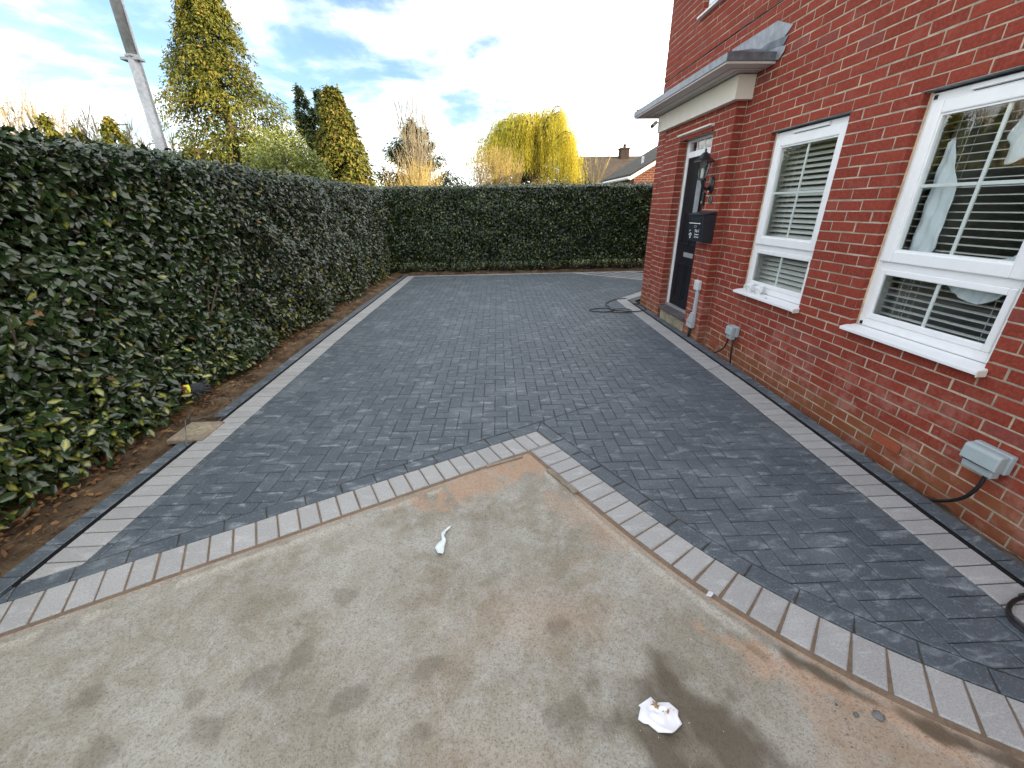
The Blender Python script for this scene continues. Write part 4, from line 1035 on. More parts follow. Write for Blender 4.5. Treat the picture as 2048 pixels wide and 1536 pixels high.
# torn film wisp and mortar dab
m = MB(); P = [(-.262, 1.75), (-.275, 1.735), (-.300, 1.70), (-.302, 1.672), (-.296, 1.655), (-.300, 1.63), (-.310, 1.60), (-.300, 1.565), (-.290, 1.552)]; Wd = [.002, .007, .012, .007, .010, .020, .024, .016, .003]
vs = []; 
for i, ((x, y), w_) in enumerate(zip(P, Wd)):
    for j in (-1, -.3, .4, 1): vs.append((x+j*w_, y+.25*j*w_, .004+.012*abs(math.sin(i*1.9+j*1.3))))
fs = [(i*4+j, i*4+j+1, i*4+4+j+1, i*4+4+j) for i in range(8) for j in range(3)]
m.add(vs, fs, 'film'); o = build(m, 'plastic_scrap', smooth_=True); s2 = o.modifiers.new('t', 'SOLIDIFY'); s2.thickness = .0015; tag(o, 'torn twisted strip of clear white plastic film on the concrete', 'litter')
m = MB(); m.add([(.905, 1.245, .002), (.925, 1.262, .010), (.945, 1.256, .004), (.937, 1.243, .011), (.925, 1.236, .003)], [(0, 1, 3, 4), (1, 2, 3), (0, 4, 3, 1)], 'paper'); tag(build(m, 'paper_scrap'), 'tiny folded white scrap on a light paver of the right curve', 'litter')
def spot(x, y, s3, mm, lab, nm, cat, fl_=.5):
    m = MB(); n = 7; pr = []
    for i in range(4):
        for j in range(n): a = 2*math.pi*j/n; q = (1, .92, .6, 0.02)[i]; pr.append((x+math.cos(a)*s3*q*random.uniform(.8, 1.15), y+math.sin(a)*s3*q*random.uniform(.7, 1.1), (-.002, .3, .8, 1)[i]*s3*fl_))
    m.add(pr, [(i*n+j, i*n+(j+1) % n, (i+1)*n+(j+1) % n, (i+1)*n+j) for i in range(3) for j in range(n)]+[tuple(3*n+j for j in range(n))], mm)
    tag(build(m, nm, smooth_=True), lab, cat)
spot(1.262, .757, .020, 'stone_grey', 'largest flat grey stone on the sand beside the light curve', 'stone', 'stone')
spot(1.19, .765, .010, 'stone_grey', 'small dark stone just left of the flat grey stone', 'stone', 'stone')
spot(-.26, 1.165, .008, 'stone_pale', 'small round pale fleck on the concrete below the plastic strip', 'white_fleck', 'fleck', .3)
# mortar/timber offcuts at the tip
def stick(a, b, w_, h, mm, lab, zb=0.0):
    a, b = Vector(a), Vector(b); d = (b-a).normalized(); n_ = Vector((-d.y, d.x))*w_/2; m = MB(); k = 10
    vs = []
    for i in range(k+1):
        p = a+(b-a)*i/k; j1, j2 = random.gauss(0, w_*.06), random.gauss(0, w_*.06); jz = random.gauss(0, h*.08)
        vs += [(p.x+n_.x+j1, p.y+n_.y+j1, zb-.004), (p.x-n_.x+j2, p.y-n_.y+j2, zb-.004), (p.x-n_.x+j2, p.y-n_.y+j2, zb+h+jz), (p.x+n_.x+j1, p.y+n_.y+j1, zb+h+jz)]
    fs = [(4*i+j, 4*i+(j+1) % 4, 4*i+4+(j+1) % 4, 4*i+4+j) for i in range(k) for j in range(4)]+[(0, 3, 2, 1), (4*k, 4*k+1, 4*k+2, 4*k+3)]
    m.add(vs, fs, mm); tag(build(m, 'mortar_strip', bevel=.002), lab, 'mortar strip', 'loose strips at the edge of the concrete')
stick((-.075, 2.300), (.175, 2.405), .022, .008, 'slab_stone', 'thin broken strip left of the wedge tip')
stick((.335, 2.235), (.470, 1.985), .034, .010, 'slab_stone', 'short pale strip right of the wedge tip')
# manhole slab with puddle of dried slurry and wire
r = thing('inspection_cover', (-2.37, 2.93, 0), 'square sandy slab set into the dark edging beside the hedge', 'slab')
m = MB(); m.box(-2.50, -2.235, 2.79, 3.08, -.02, .016, 'slab_stone'); build(m, 'slab', r, bevel=.006)
m = MB(); pr = []
for i in range(28): a = 2*math.pi*i/28; q = 1+.10*math.sin(3*a+1)+.05*math.sin(7*a); pr.append((-2.375+.105*q*math.cos(a), 2.935+.115*q*math.sin(a), .0165))
pr2 = [(x*.9+-2.375*.1, y*.9+2.935*.1, .020) for x, y, z_ in pr]
m.add(pr+pr2, [(i, (i+1) % 28, 28+(i+1) % 28, 28+i) for i in range(28)]+[tuple(range(28, 56))], 'step_concrete'); build(m, 'dried_slurry', r)
def wire(pts, lab): m = MB(); m.tube(smoothpts(pts), .0035, 'stone_grey', 6); tag(build(m, 'loose_wire', smooth_=True), lab, 'wire', 'loose wires by the hedge edging')
wire([(-2.30, 2.72, .005), (-2.33, 2.78, .06), (-2.37, 2.86, .12), (-2.44, 2.97, .11), (-2.50, 3.05, .02)], 'bent grey wire standing over the sandy slab')
wire([(-2.62, 3.25, .02), (-2.55, 3.10, .02), (-2.42, 3.14, .02), (-2.32, 3.30, .015), (-2.28, 3.42, .03), (-2.36, 3.52, .03), (-2.50, 3.46, .04), (-2.62, 3.44, .03)], 'thin looped wire on the soil beyond the sandy slab')
# glove caught in the hedge
gl_o = Vector((-2.63, 3.38, .19))
r = thing('work_glove', gl_o, 'dark grey work glove with yellow and red cuff hanging in the lower hedge', 'glove')
gx = Vector((.55, .80, -.22)).normalized(); gz = Vector((.75, -.45, .5)).normalized(); gy = gz.cross(gx).normalized()
def G(a, b, c=0): return gl_o+gx*a+gy*b+gz*c
m = MB(); secs = [(-.02, .036, .012), (.02, .042, .015), (.05, .046, .016), (.085, .044, .014)]; vs = []
for a, wd, th_ in secs:
    for j in range(12): t_ = 2*math.pi*j/12; vs.append(G(a, wd*math.cos(t_), th_*math.sin(t_)))
fs = [(i*12+j, i*12+(j+1) % 12, (i+1)*12+(j+1) % 12, (i+1)*12+j) for i in range(3) for j in range(12)]+[tuple(range(12))[::-1], tuple(range(36, 48))]
m.add(vs, fs, 'glove_grey')
for b0, sp, ln, cv in ((-.033, -.018, .058, .012), (-.012, -.006, .072, .018), (.011, .006, .066, .020), (.033, .018, .052, .016)):
    m.tube([G(.078, b0, 0), G(.078+ln*.5, b0+sp*.5, -cv*.2), G(.078+ln, b0+sp, -cv)], [.0115, .011, .008], 'glove_grey', 9)
m.tube([G(.015, -.036, .0), G(.045, -.066, -.004), (G(.075, -.078, -.014))], [.013, .012, .008], 'glove_grey', 9)
build(m, 'glove_body', r, smooth_=True)
for (a0, a1, mm, nm) in ((-.058, -.020, 'glove_yellow', 'yellow_cuff'), (-.070, -.0585, 'glove_red', 'red_trim')):
    m = MB(); vs = []
    for a in (a0, a1):
        for j in range(12): t_ = 2*math.pi*j/12; vs.append(G(a, .038*math.cos(t_), .014*math.sin(t_)))
    m.add(vs, [(j, (j+1) % 12, 12+(j+1) % 12, 12+j) for j in range(12)]+[tuple(range(12))[::-1]], mm); build(m, nm, r, smooth_=True)

# grit on the concrete and crumbs on paving
def scatter_stones(name, pts, smin, smax, mname, lab, cat):
    n = len(pts); s3 = rng.uniform(smin, smax, n)*rng.uniform(.6, 1, n); T = np.array([(1, 0, 0), (.2, .9, 0), (-.8, .5, 0), (-.7, -.6, 0), (.4, -.8, 0), (0, 0, .8)], float)
    T = T[None]*s3[:, None, None]*rng.uniform(.6, 1.3, (n, 6, 3)); V_ = T+pts[:, None, :]
    base = np.arange(n)[:, None]*6; tri = np.array([(0, 1, 5), (1, 2, 5), (2, 3, 5), (3, 4, 5), (4, 0, 5)]); F_ = (base[:, :, None]+tri[None]).reshape(-1, 3)
    o = build_np(name, V_.reshape(-1, 3), F_, mname, tone=rng.random(n*6)); tag(o, lab, cat, kind='stuff'); return o
def in_apron(n, fx_=None):
    x = rng.uniform(-2.2, 2.0, n*3); v = rng.uniform(.02, 2.4, n*3)
    if fx_ is not None: k = fx_(x, v); x, v = x[k], v[k]
    x, v = x[:n], v[:n]; y = np.array([yb(q) for q in x])-v; return np.stack([x, y, np.full(len(x), -.003)], -1)
scatter_stones('grit', in_apron(900, lambda x, v: (x > .8) & (x < 2.0) & (v > .06) & (v < .7) & (rng.random(len(x)) < .9)), .0015, .0065, 'stone_grey', 'dark grit scattered on the sandy concrete', 'grit')
scatter_stones('fine_gravel', in_apron(1100), .001, .0042, 'stone_pale', 'pale chips scattered over the concrete', 'grit')
px_ = rng.uniform(-2.8, -2.42, 5000); py_ = rng.uniform(-.2, 11, 5000)
scatter_stones('soil_crumbs', np.stack([px_, py_, zl(px_, py_)+.004], -1), .004, .018, 'soil', 'crumbs of soil along the edging', 'soil')
px_ = rng.uniform(2.48, 2.67, 900); py_ = rng.uniform(.2, 4.8, 900)
scatter_stones('soil_crumbs', np.stack([px_, py_, -.075-.25*np.clip(px_-2.52, 0, 1)], -1), .003, .010, 'slab_stone', 'sandy crumbs along the foot of the wall', 'soil')

# ------------------------------------------------------------------ leaves
TL = np.array([(0, 0, 0), (.20, .36, .09), (.62, .50, .20), (1, 0, -.10), (.62, -.50, .20), (.20, -.36, .14), (.25, 0, 0), (.70, 0, 0)], float)   # along, across, height
TF = np.array([(0, 6, 1, 1), (6, 7, 2, 1), (7, 3, 2, 2), (0, 5, 6, 6), (5, 4, 7, 6), (7, 4, 3, 3)])
TV = np.array([0, 0, 0, 0, 0, 0, 1, 1.])
TL2 = np.array([(0, 0, 0), (.45, .5, .10), (1, 0, 0), (.45, -.5, .10)], float); TF2 = np.array([(0, 2, 1), (0, 3, 2)])
def unit(a): return a/np.maximum(np.linalg.norm(a, axis=-1, keepdims=True), 1e-9)
def leaves(P, N_, D, Ln, Wd, lod):
    T = TL if lod == 0 else TL2
    N_ = unit(N_); D = unit(D-N_*np.sum(D*N_, -1, keepdims=True)); B = np.cross(N_, D)
    V_ = P[:, None]+D[:, None]*(T[None, :, 0:1]*Ln[:, None, None])+B[:, None]*(T[None, :, 1:2]*Wd[:, None, None])+N_[:, None]*(T[None, :, 2:3]*Wd[:, None, None])
    k = len(T); base = (np.arange(len(P))*k)[:, None, None]
    if lod == 0:
        tris = np.array([(0, 6, 1), (6, 7, 1), (7, 2, 1), (7, 3, 2), (0, 5, 6), (5, 7, 6), (5, 4, 7), (7, 4, 3)])
    else: tris = TF2
    return V_.reshape(-1, 3), (base+tris[None]).reshape(-1, 3), k
def rnd(n, s=1.): return rng.normal(0, s, (n, 3))
def foliage(name, P, N_, D, Ln, Wd, lod, m, tone, vp, root, full=0.0):
    V_, F_, k = leaves(P, N_, D, Ln, Wd, lod)
    t_ = np.repeat(tone, k); vr = np.repeat(vp, k)
    if lod == 0: vr = vr*np.tile(TV*.95+.05, len(P))
    return build_np(name, V_, F_, m, tone=t_, varieg=vr, root=root, smooth_=(lod == 0))
def hedge_face(n, face, a0, a1, z1, seed, dens_near=None, z0=.02, rowscale=1.0):
    """points on the face of a hedge; face: 'L' = plane x, 'B' = plane y. returns P, N"""
    a = rng.uniform(a0, a1, n)
    if dens_near: a = a0+(a1-a0)*rng.random(n)**dens_near
    zt = z1+.05*(vnoise(np.stack([a*1.3, a*0], -1), seed)-.5)
    zz_ = z0+(zt-z0)*rng.random(n)
    bul = (fbm(np.stack([a*1.1, zz_*1.3], -1), 3, seed)-.5)*.24+(vnoise(np.stack([a*5, zz_*5], -1), seed+8)-.5)*.12
    bul = bul-np.clip(.14-zz_, 0, .3)*.5-np.clip(zz_-(zt-.14), 0, .2)*.55*rng.random(n)
    dep = np.abs(rng.normal(0, .095, n))
    return a, zz_, bul-dep, dep
def make_hedge(name, loc, label):
    return thing(name, loc, label, 'hedge')
hl = make_hedge('hedge', (-3.2, 5.5, 0), 'tall clipped evergreen hedge with glossy leaves along the left side')
def lface(y): return np.interp(y, [-1, 2, 6, 12], [-2.78, -2.76, -2.66, -2.56])
def left_leaves(n, y0, y1, lod, size, m, pn=None):
    a, zz_, d, dep = hedge_face(n, 'L', y0, y1, 2.02, 3, pn)
    P = np.stack([lface(a)+d+.03, a, zz_+.02], -1)
    up_ = np.clip((zz_-1.85)/.2, 0, 1)
    N_ = np.stack([.70-.4*up_, np.full(n, -.22), .50+.6*up_], -1)+rnd(n, .50)
    D = np.stack([np.full(n, .35), np.full(n, -.1), np.full(n, -.25)], -1)+rnd(n, .75)
    Ln = size*rng.uniform(.65, 1.25, n); Wd = Ln*rng.uniform(.42, .60, n)
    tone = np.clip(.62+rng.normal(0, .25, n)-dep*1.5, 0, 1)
    vz = np.clip((1.0-zz_)*.24, 0, .3)+.05; v = (rng.random(n) < vz*fbm(np.stack([a*2, zz_*2], -1), 2, 6)*1.5)*rng.uniform(.5, 1, n)
    return P, N_, D, Ln, Wd, tone, v
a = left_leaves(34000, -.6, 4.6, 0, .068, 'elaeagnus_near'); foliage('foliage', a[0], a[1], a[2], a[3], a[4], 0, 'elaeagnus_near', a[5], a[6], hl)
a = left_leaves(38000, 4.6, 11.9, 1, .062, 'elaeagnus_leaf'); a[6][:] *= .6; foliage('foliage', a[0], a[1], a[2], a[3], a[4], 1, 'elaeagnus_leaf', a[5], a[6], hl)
# hedge top
def top_leaves(n, x0, x1, y0, y1, z, root, size, m, seed, lod=1):
    x = rng.uniform(x0, x1, n); y_ = rng.uniform(y0, y1, n); z_ = z+.05*(vnoise(np.stack([x*3, y_*3], -1), seed)-.5)+rng.normal(0, .022, n)+(rng.random(n) < .03)*rng.uniform(0, .07, n)
    P = np.stack([x, y_, z_], -1); N_ = np.stack([np.full(n, .1), np.full(n, -.3), np.full(n, .8)], -1)+rnd(n, .5); D = rnd(n, 1)+np.array([0, 0, .3])
    Ln = size*rng.uniform(.6, 1.2, n)
    foliage('top_foliage', P, N_, D, Ln, Ln*.42, lod, m, np.clip(.6+rng.normal(0, .22, n), 0, 1), (rng.random(n) < .05)*.7, root)
top_leaves(6500, -3.75, -2.78, -.6, 4.6, 2.035, hl, .066, 'elaeagnus_near', 2, 0)
top_leaves(9000, -3.75, -2.70, 4.6, 12.0, 2.035, hl, .062, 'elaeagnus_leaf', 3)
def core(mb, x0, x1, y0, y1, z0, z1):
    mb.box(x0, x1, y0, y1, z0, z1, 'hedge_shade')  # near-black box paints the shade deep between the leaves
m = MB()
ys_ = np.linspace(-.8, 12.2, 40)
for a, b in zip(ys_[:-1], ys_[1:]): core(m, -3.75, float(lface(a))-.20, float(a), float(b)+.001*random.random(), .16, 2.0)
build(m, 'shaded_core', hl)
m = MB()
for k in range(150):
    y_ = random.uniform(-.5, 11.8); x0 = float(lface(y_))-random.uniform(.12, .6); 
    m.tube([(x0, y_, 0), (x0+random.gauss(0, .06), y_+random.gauss(0, .08), .25), (x0+random.gauss(.04, .10), y_+random.gauss(0, .16), .6), (x0+random.gauss(.1, .1), y_+random.gauss(0, .2), 1.1)], [.017, .013, .009, .004], 'bark', 5)
struct(build(m, 'stems', hl), 'stuff')
n = 700; a, zz_, d, dep = hedge_face(n, 'L', -.4, 11.5, 2.0, 3); Ln = .06*rng.uniform(.7, 1.1, n)
foliage('browned_leaves', np.stack([lface(a)+d+.035, a, zz_], -1), np.array([.7, -.2, .4])+rnd(n, .5), np.array([.2, 0, -.5])+rnd(n, .6), Ln, Ln*.42, 0, 'dead_leaf', rng.random(n), (rng.random(n) < .3)*.6, hl)
m = MB()
for k in range(620):
    y_ = random.uniform(-.4, 1)*1.0+random.random()**1.3*10.5; z_ = random.uniform(.1, 2.0); x0 = float(lface(y_))-.06+random.gauss(0, .03); d_ = Vector((random.uniform(.1, .6), random.gauss(0, .5), random.uniform(.1, 1))).normalized()*random.uniform(.08, .2)
    m.tube([(x0-.05, y_, z_), (x0-.05+d_.x*.5, y_+d_.y*.5, z_+d_.z*.45), (x0-.05+d_.x, y_+d_.y, z_+d_.z)], [.0035, .0028, .0015], 'bark', 4, cap=False)
struct(build(m, 'twigs', hl), 'stuff')
# sprigs reaching out low down at the near end
n = 520; a = rng.uniform(.9, 3.4, n); zz_ = rng.uniform(.04, .55, n); cl = np.round(a*5)/5+.05; a = cl+rng.normal(0, .04, n)
off_ = .05*vnoise(np.stack([cl*3, cl*0], -1), 2)+rng.normal(0, .03, n)
P = np.stack([lface(a)+.03+off_, a, zz_], -1); Ln = .078*rng.uniform(.7, 1.25, n)
foliage('low_sprigs', P, np.array([.5, -.3, .7])+rnd(n, .4), np.array([.6, -.2, .1])+rnd(n, .6), Ln, Ln*.45, 0, 'elaeagnus_near', np.clip(rng.normal(.65, .2, n), 0, 1), (rng.random(n) < .34)*rng.uniform(.6, 1, n), hl)
# back hedge
hb_ = make_hedge('hedge', (.8, 11.8, 0), 'straight clipped hedge closing off the far end of the driveway')
n = 40000; a, zz_, d, dep = hedge_face(n, 'B', -2.65, 5.2, 2.06, 21)
P = np.stack([a, 11.38-d, zz_+.03], -1); up_ = np.clip((zz_-1.9)/.2, 0, 1)
N_ = np.stack([np.full(n, .1), -.8+.4*up_, .45+.6*up_], -1)+rnd(n, .42); D = np.stack([np.zeros(n), np.full(n, -.2), np.full(n, -.35)], -1)+rnd(n, .7); Ln = .066*rng.uniform(.65, 1.25, n)
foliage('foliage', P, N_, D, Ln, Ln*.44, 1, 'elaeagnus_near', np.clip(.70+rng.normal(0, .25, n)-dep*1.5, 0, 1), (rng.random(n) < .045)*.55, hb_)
top_leaves(9000, -2.7, 5.2, 11.36, 12.2, 2.07, hb_, .062, 'elaeagnus_near', 5)
m = MB(); m.box(-3.6, 5.3, 11.52, 12.15, .25, 2.055, 'hedge_shade'); build(m, 'shaded_core', hb_)  # same near-black fill, painting shade behind the far hedge's leaves
m = MB()
for k in range(80):
    x0 = random.uniform(-2.6, 5.0); y0 = 11.5+random.random()*.4; m.tube([(x0, y0, 0), (x0+random.gauss(0, .06), y0-.02, .3), (x0+random.gauss(0, .15), y0-.05, .8)], [.018, .013, .006], 'bark', 5)
build(m, 'stems', hb_)
# dead leaves on the soil
n = 2000; px_ = -2.76+np.abs(rng.normal(0, .11, n)); px_ = np.minimum(px_, -2.44); py_ = rng.uniform(.6, 10.5, n)
P = np.stack([px_, py_, zl(px_, py_)+.022], -1); V_, F_, k = leaves(P, np.array([0, 0, 1.])+rnd(n, .3), rnd(n), .055*rng.uniform(.6, 1.2, n), .022*rng.uniform(.6, 1.2, n), 0)
o = build_np('fallen_leaves', V_, F_, 'dead_leaf', tone=np.repeat(rng.random(n), k), varieg=np.repeat((rng.random(n) < .2)*.8, k)); tag(o, 'dry brown leaves fallen along the foot of the hedges', 'leaves', kind='stuff')
n = 260; px_ = rng.uniform(-2.2, 4.2, n); py_ = rng.uniform(11.0, 11.4, n); P = np.stack([px_, py_, np.full(n, .0)], -1)
V_, F_, k = leaves(P, np.array([0, 0, 1.])+rnd(n, .3), rnd(n), .05*rng.uniform(.6, 1.2, n), .02*rng.uniform(.6, 1.2, n), 1)
o = build_np('fallen_leaves', V_, F_, 'dead_leaf', tone=np.repeat(rng.random(n), k), varieg=np.zeros(len(V_))); tag(o, 'dry brown leaves under the far hedge', 'leaves', kind='stuff')

# ------------------------------------------------------------------ trees
def trunk_mesh(root, x, y, h, r0, m='bark', lean=(0, 0), name='trunk'):
    t = MB(); P = [(x+lean[0]*q+random.gauss(0, .04)*(q > 0), y+lean[1]*q, h*q-.1) for q in (0, .15, .35, .55, .75, 1)]
    t.tube(P, [r0*1.25, r0, r0*.8, r0*.6, r0*.38, r0*.08], m, 8); return build(t, name, root, smooth_=True)
def conifer(name, x, y, h, prof, nb, nl, m, label, z0=1.2, droop=.25, leaf=(.16, .05), lump=.35, seed=1, tonebias=0., tip=.3):
    """prof: list of (z, radius); branches with drooping sprays"""
    r = thing(name, (x, y, 0), label, 'tree', 'trees beyond the hedges'); trunk_mesh(r, x, y, h*.93, .05*h**.7)
    zp = np.array([p[0] for p in prof]); rp = np.array([p[1] for p in prof])
    bz = z0+(h-z0)*rng.random(nb)**1.15; ba = rng.uniform(0, 2*np.pi, nb); br = np.interp(bz, zp, rp)
    br = br*(1-lump/2+lump*vnoise(np.stack([np.cos(ba)*2.2+5, np.sin(ba)*2.2+5, bz*1.1], -1), seed))*rng.uniform(.82, 1.12, nb)
    k = rng.integers(0, nb, nl); q = rng.random(nl)**.42
    R_ = br[k]*q; az_ = ba[k]+rng.normal(0, .10, nl)/np.maximum(q, .35)
    z_ = bz[k]+.32*R_*(1-q*.9)-droop*R_*q*q+rng.normal(0, .10, nl)
    P = np.stack([x+np.cos(az_)*R_, y+np.sin(az_)*R_, z_], -1)+rnd(nl, .05)
    out = np.stack([np.cos(az_), np.sin(az_), np.zeros(nl)], -1)
    N_ = out*.6+np.array([0, 0, .5])+rnd(nl, .45); D = out*.5+np.array([0, 0, -.55])+rnd(nl, .45)
    Ln = leaf[0]*rng.uniform(.6, 1.4, nl); Wd = Ln*leaf[1]/leaf[0]
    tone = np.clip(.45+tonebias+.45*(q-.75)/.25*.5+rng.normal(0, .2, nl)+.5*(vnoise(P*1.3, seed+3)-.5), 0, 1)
    foliage('crown', P, N_, D, Ln, Wd, 1, m, tone, (rng.random(nl) < tip*.3)*rng.uniform(.3, 1, nl)*(q > .7), r)
    bm = MB()
    for i in range(0, nb, 3):
        a = ba[i]; R2 = br[i]*.8; bm.tube([(x, y, bz[i]-.05), (x+math.cos(a)*R2*.5, y+math.sin(a)*R2*.5, bz[i]+.08*R2), (x+math.cos(a)*R2, y+math.sin(a)*R2, bz[i]-.12*R2)], [.04, .022, .006], 'bark', 4)
    build(bm, 'branches', r)
    return r
conifer('conifer', -11.65, 22.3, 12.2, [(0, 3.7), (3.0, 3.45), (4.5, 3.05), (6.5, 2.3), (8, 1.55), (9.5, .90), (10.6, .5), (11.7, .06)], 560, 76000, 'golden_cypress', 'tallest golden green conifer rising out of the top of the view', .8, .30, (.15, .055), .55, 4)
conifer('conifer', -10.0, 27.0, 7.6, [(0, 1.5), (3, 1.35), (5.5, .85), (7.6, .08)], 170, 15000, 'dark_cypress', 'dark green conifer with the left of two pointed tops', 1, -.1, (.17, .06), .4, 9)
conifer('conifer', -8.85, 26.5, 7.35, [(0, 1.4), (3, 1.3), (5.5, .95), (7.0, .35), (7.35, .1)], 170, 15000, 'dark_cypress', 'dark green conifer with the right of two pointed tops', 1, -.1, (.17, .06), .4, 10, .25)
conifer('conifer', -6.15, 20.0, 5.95, [(0, 1.45), (2.5, 1.30), (4, .98), (5.2, .58), (5.8, .28), (5.95, .1)], 360, 36000, 'thuja_leaf', 'dense cone shaped conifer with drooping golden tips', .6, .42, (.17, .075), .28, 12, .05, .8)
conifer('conifer', -3.65, 24.0, 5.5, [(0, 2.9), (2, 2.4), (3.6, 1.45), (5.5, .08)], 130, 20000, 'dark_cypress', 'dark spiky conifer behind the bare golden stems', .6, -.32, (.17, .05), .6, 15)
conifer('conifer', -18.9, 21.5, 5.35, [(0, 1.2), (3, .8), (5.35, .06)], 110, 9000, 'golden_cypress', 'small golden conifer at the far left edge', .6, -.1, (.17, .07), .6, 21, .1)
conifer('conifer', -17.3, 21.0, 4.75, [(0, 1.3), (3, .72), (4.75, .06)], 110, 9000, 'golden_cypress', 'small golden conifer among the bare trees, second from the left', .6, -.1, (.17, .07), .6, 22)
conifer('conifer', -15.35, 20.3, 5.0, [(0, 1.7), (3, 1.15), (4.2, .55), (5.0, .06)], 150, 12000, 'golden_cypress', 'small golden conifer just left of the lamp post', .6, .0, (.17, .07), .5, 23, .15)
conifer('conifer', 5.65, 32.0, 5.9, [(0, 1.3), (3, 1.1), (4.6, .6), (5.9, .08)], 120, 10000, 'dark_cypress', 'loose dark conifer just right of the weeping willow', .6, -.15, (.18, .07), .6, 24, .35)
def bushtree(name, x, y, z0, z1, rx, ry, nl, m, label, leaf=(.12, .05), seed=1, cat='tree', group='trees beyond the hedges', bias=0., stems=True):
    r = thing(name, (x, y, 0), label, cat, group)
    u_ = unit(rnd(nl)); q = rng.random(nl)**.33; lum = .72+.5*fbm(u_*2.4+7+seed, 3, seed)
    P = np.stack([x+u_[:, 0]*rx*q*lum, y+u_[:, 1]*ry*q*lum, (z0+z1)/2+u_[:, 2]*(z1-z0)/2*q*lum], -1)
    keep = vnoise(P*2.6, seed+2) > .30; P, u_, q = P[keep], u_[keep], q[keep]; n = len(P)
    N_ = u_*.5+np.array([0, -.1, .5])+rnd(n, .5); Ln = leaf[0]*rng.uniform(.6, 1.3, n)
    foliage('crown', P, N_, u_*.4+rnd(n, .7), Ln, Ln*leaf[1]/leaf[0], 1, m, np.clip(.5+bias+rng.normal(0, .22, n), 0, 1), (rng.random(n) < .12)*.7, r)
    b = MB()
    for k in range(9):
        a = random.uniform(0, 6.28); e = (x+math.cos(a)*rx*.55, y+math.sin(a)*ry*.55, z0+(z1-z0)*random.uniform(.55, .9)); b.tube([(x, y, -.1), (x+(e[0]-x)*.3, y+(e[1]-y)*.3, z0+.2*(z1-z0)), e], [.07, .045, .012], 'bark', 5)
    build(b, 'branches', r); return r
bushtree('evergreen_shrub', -6.75, 16.2, .6, 4.05, 1.35, 1.2, 17000, 'laurel_leaf', 'pale leafy evergreen between the tall conifer and the cone shaped one', (.10, .055), 3, 'shrub', 'shrubs beyond the hedges', -.2)
bushtree('evergreen_shrub', -7.9, 17.5, .6, 4.3, 1.2, 1.2, 12000, 'laurel_leaf', 'leafy golden green shrub at the foot of the tallest conifer', (.10, .055), 5, 'shrub', 'shrubs beyond the hedges', .2)
bushtree('evergreen_tree', 3.3, 34.0, .6, 5.3, 2.1, 1.5, 9000, 'dark_cypress', 'dark evergreen seen beneath the willow curtain', (.20, .10), 7)
bushtree('garden_shrub', 2.3, 19.5, .6, 2.75, .95, .7, 6000, 'beige_leaf', 'low tan leafed shrub in front of the willow', (.09, .045), 8, 'shrub', 'shrubs beyond the hedges', .2)
bushtree('garden_shrub', 3.5, 20.0, .6, 2.75, .8, .7, 5000, 'beige_leaf', 'low tan leafed shrub just left of the white gable', (.09, .045), 14, 'shrub', 'shrubs beyond the hedges', .1)
bushtree('garden_shrub', -4.1, 17.5, .6, 2.62, 1.0, .7, 5000, 'laurel_leaf', 'low olive shrub right of the cone shaped conifer', (.08, .04), 9, 'shrub', 'shrubs beyond the hedges', .3)
def twiggy(name, x, y, n, h, spread, m, label, z0=0., r0=.02, fork=3, cat='tree', group='trees beyond the hedges', leafm=None, nleaf=0, hvar=.5, curve=.25, sides=4):
    r = thing(name, (x, y, 0), label, cat, group); b = MB(); tips = []
    for k in range(n):
        a = random.uniform(0, 6.28); s3 = spread*math.sqrt(random.random()); hh = h*(1-hvar*random.random()*(.4+.6*(s3/spread)))
        bx, by = x+math.cos(a)*s3*.25, y+math.sin(a)*s3*.25; ex, ey = x+math.cos(a)*s3, y+math.sin(a)*s3
        P = [(bx+(ex-bx)*(q**(1+curve*4))+random.gauss(0, .02*h/5), by+(ey-by)*(q**(1+curve*4)), z0+hh*q) for q in (0, .25, .5, .75, 1)]
        b.tube(P, [r0, r0*.8, r0*.6, r0*.42, r0*.2], m, sides, cap=False); tips.append(P)
        for f in range(fork):
            q = random.uniform(.35, .9); i = int(q*4); p0 = Vector(P[i])+(Vector(P[i+1])-Vector(P[i]))*(q*4-i); d = Vector((random.gauss(0, .35), random.gauss(0, .35), 1)).normalized()*hh*random.uniform(.10, .26)
            b.tube([p0, p0+d*.5+Vector((random.gauss(0, .02), 0, 0)), p0+d], [r0*.45, r0*.32, r0*.15], m, 3, cap=False)
    build(b, 'stems', r)
    if nleaf:
        ii = rng.integers(0, n, nleaf); P = []
        for i in ii: T_ = tips[i]; q = random.uniform(.5, 3.99); j = int(q); a_ = Vector(T_[j]); c_ = Vector(T_[j+1]); P.append(a_+(c_-a_)*(q-j))
        P = np.array(P)+rnd(nleaf, .06); Ln = .09*rng.uniform(.5, 1.3, nleaf); foliage('leaves', P, rnd(nleaf)+np.array([0, -.3, .4]), rnd(nleaf)+np.array([0, 0, .4]), Ln, Ln*.4, 1, leafm, rng.random(nleaf), (rng.random(nleaf) < .1)*.6, r)
    return r
twiggy('bare_tree', -3.35, 22.0, 34, 6.5, 1.35, 'grey_twig', 'slim bare tree with upright grey twigs against the sky', 0, .042, 9, curve=.12)
twiggy('osier_shrub', -3.2, 20.3, 110, 3.6, 1.6, 'golden_twig', 'dense clump of golden bare stems before the dark spiky conifer', 0, .020, 6, 'shrub', 'shrubs beyond the hedges', 'beige_leaf', 900, .4, .1)
twiggy('beech_bush', .45, 22.5, 190, 4.3, 1.35, 'golden_twig', 'tan brush like shrub in front of the left side of the willow', 0, .018, 6, 'shrub', 'shrubs beyond the hedges', 'beige_leaf', 9000, .42, .02)
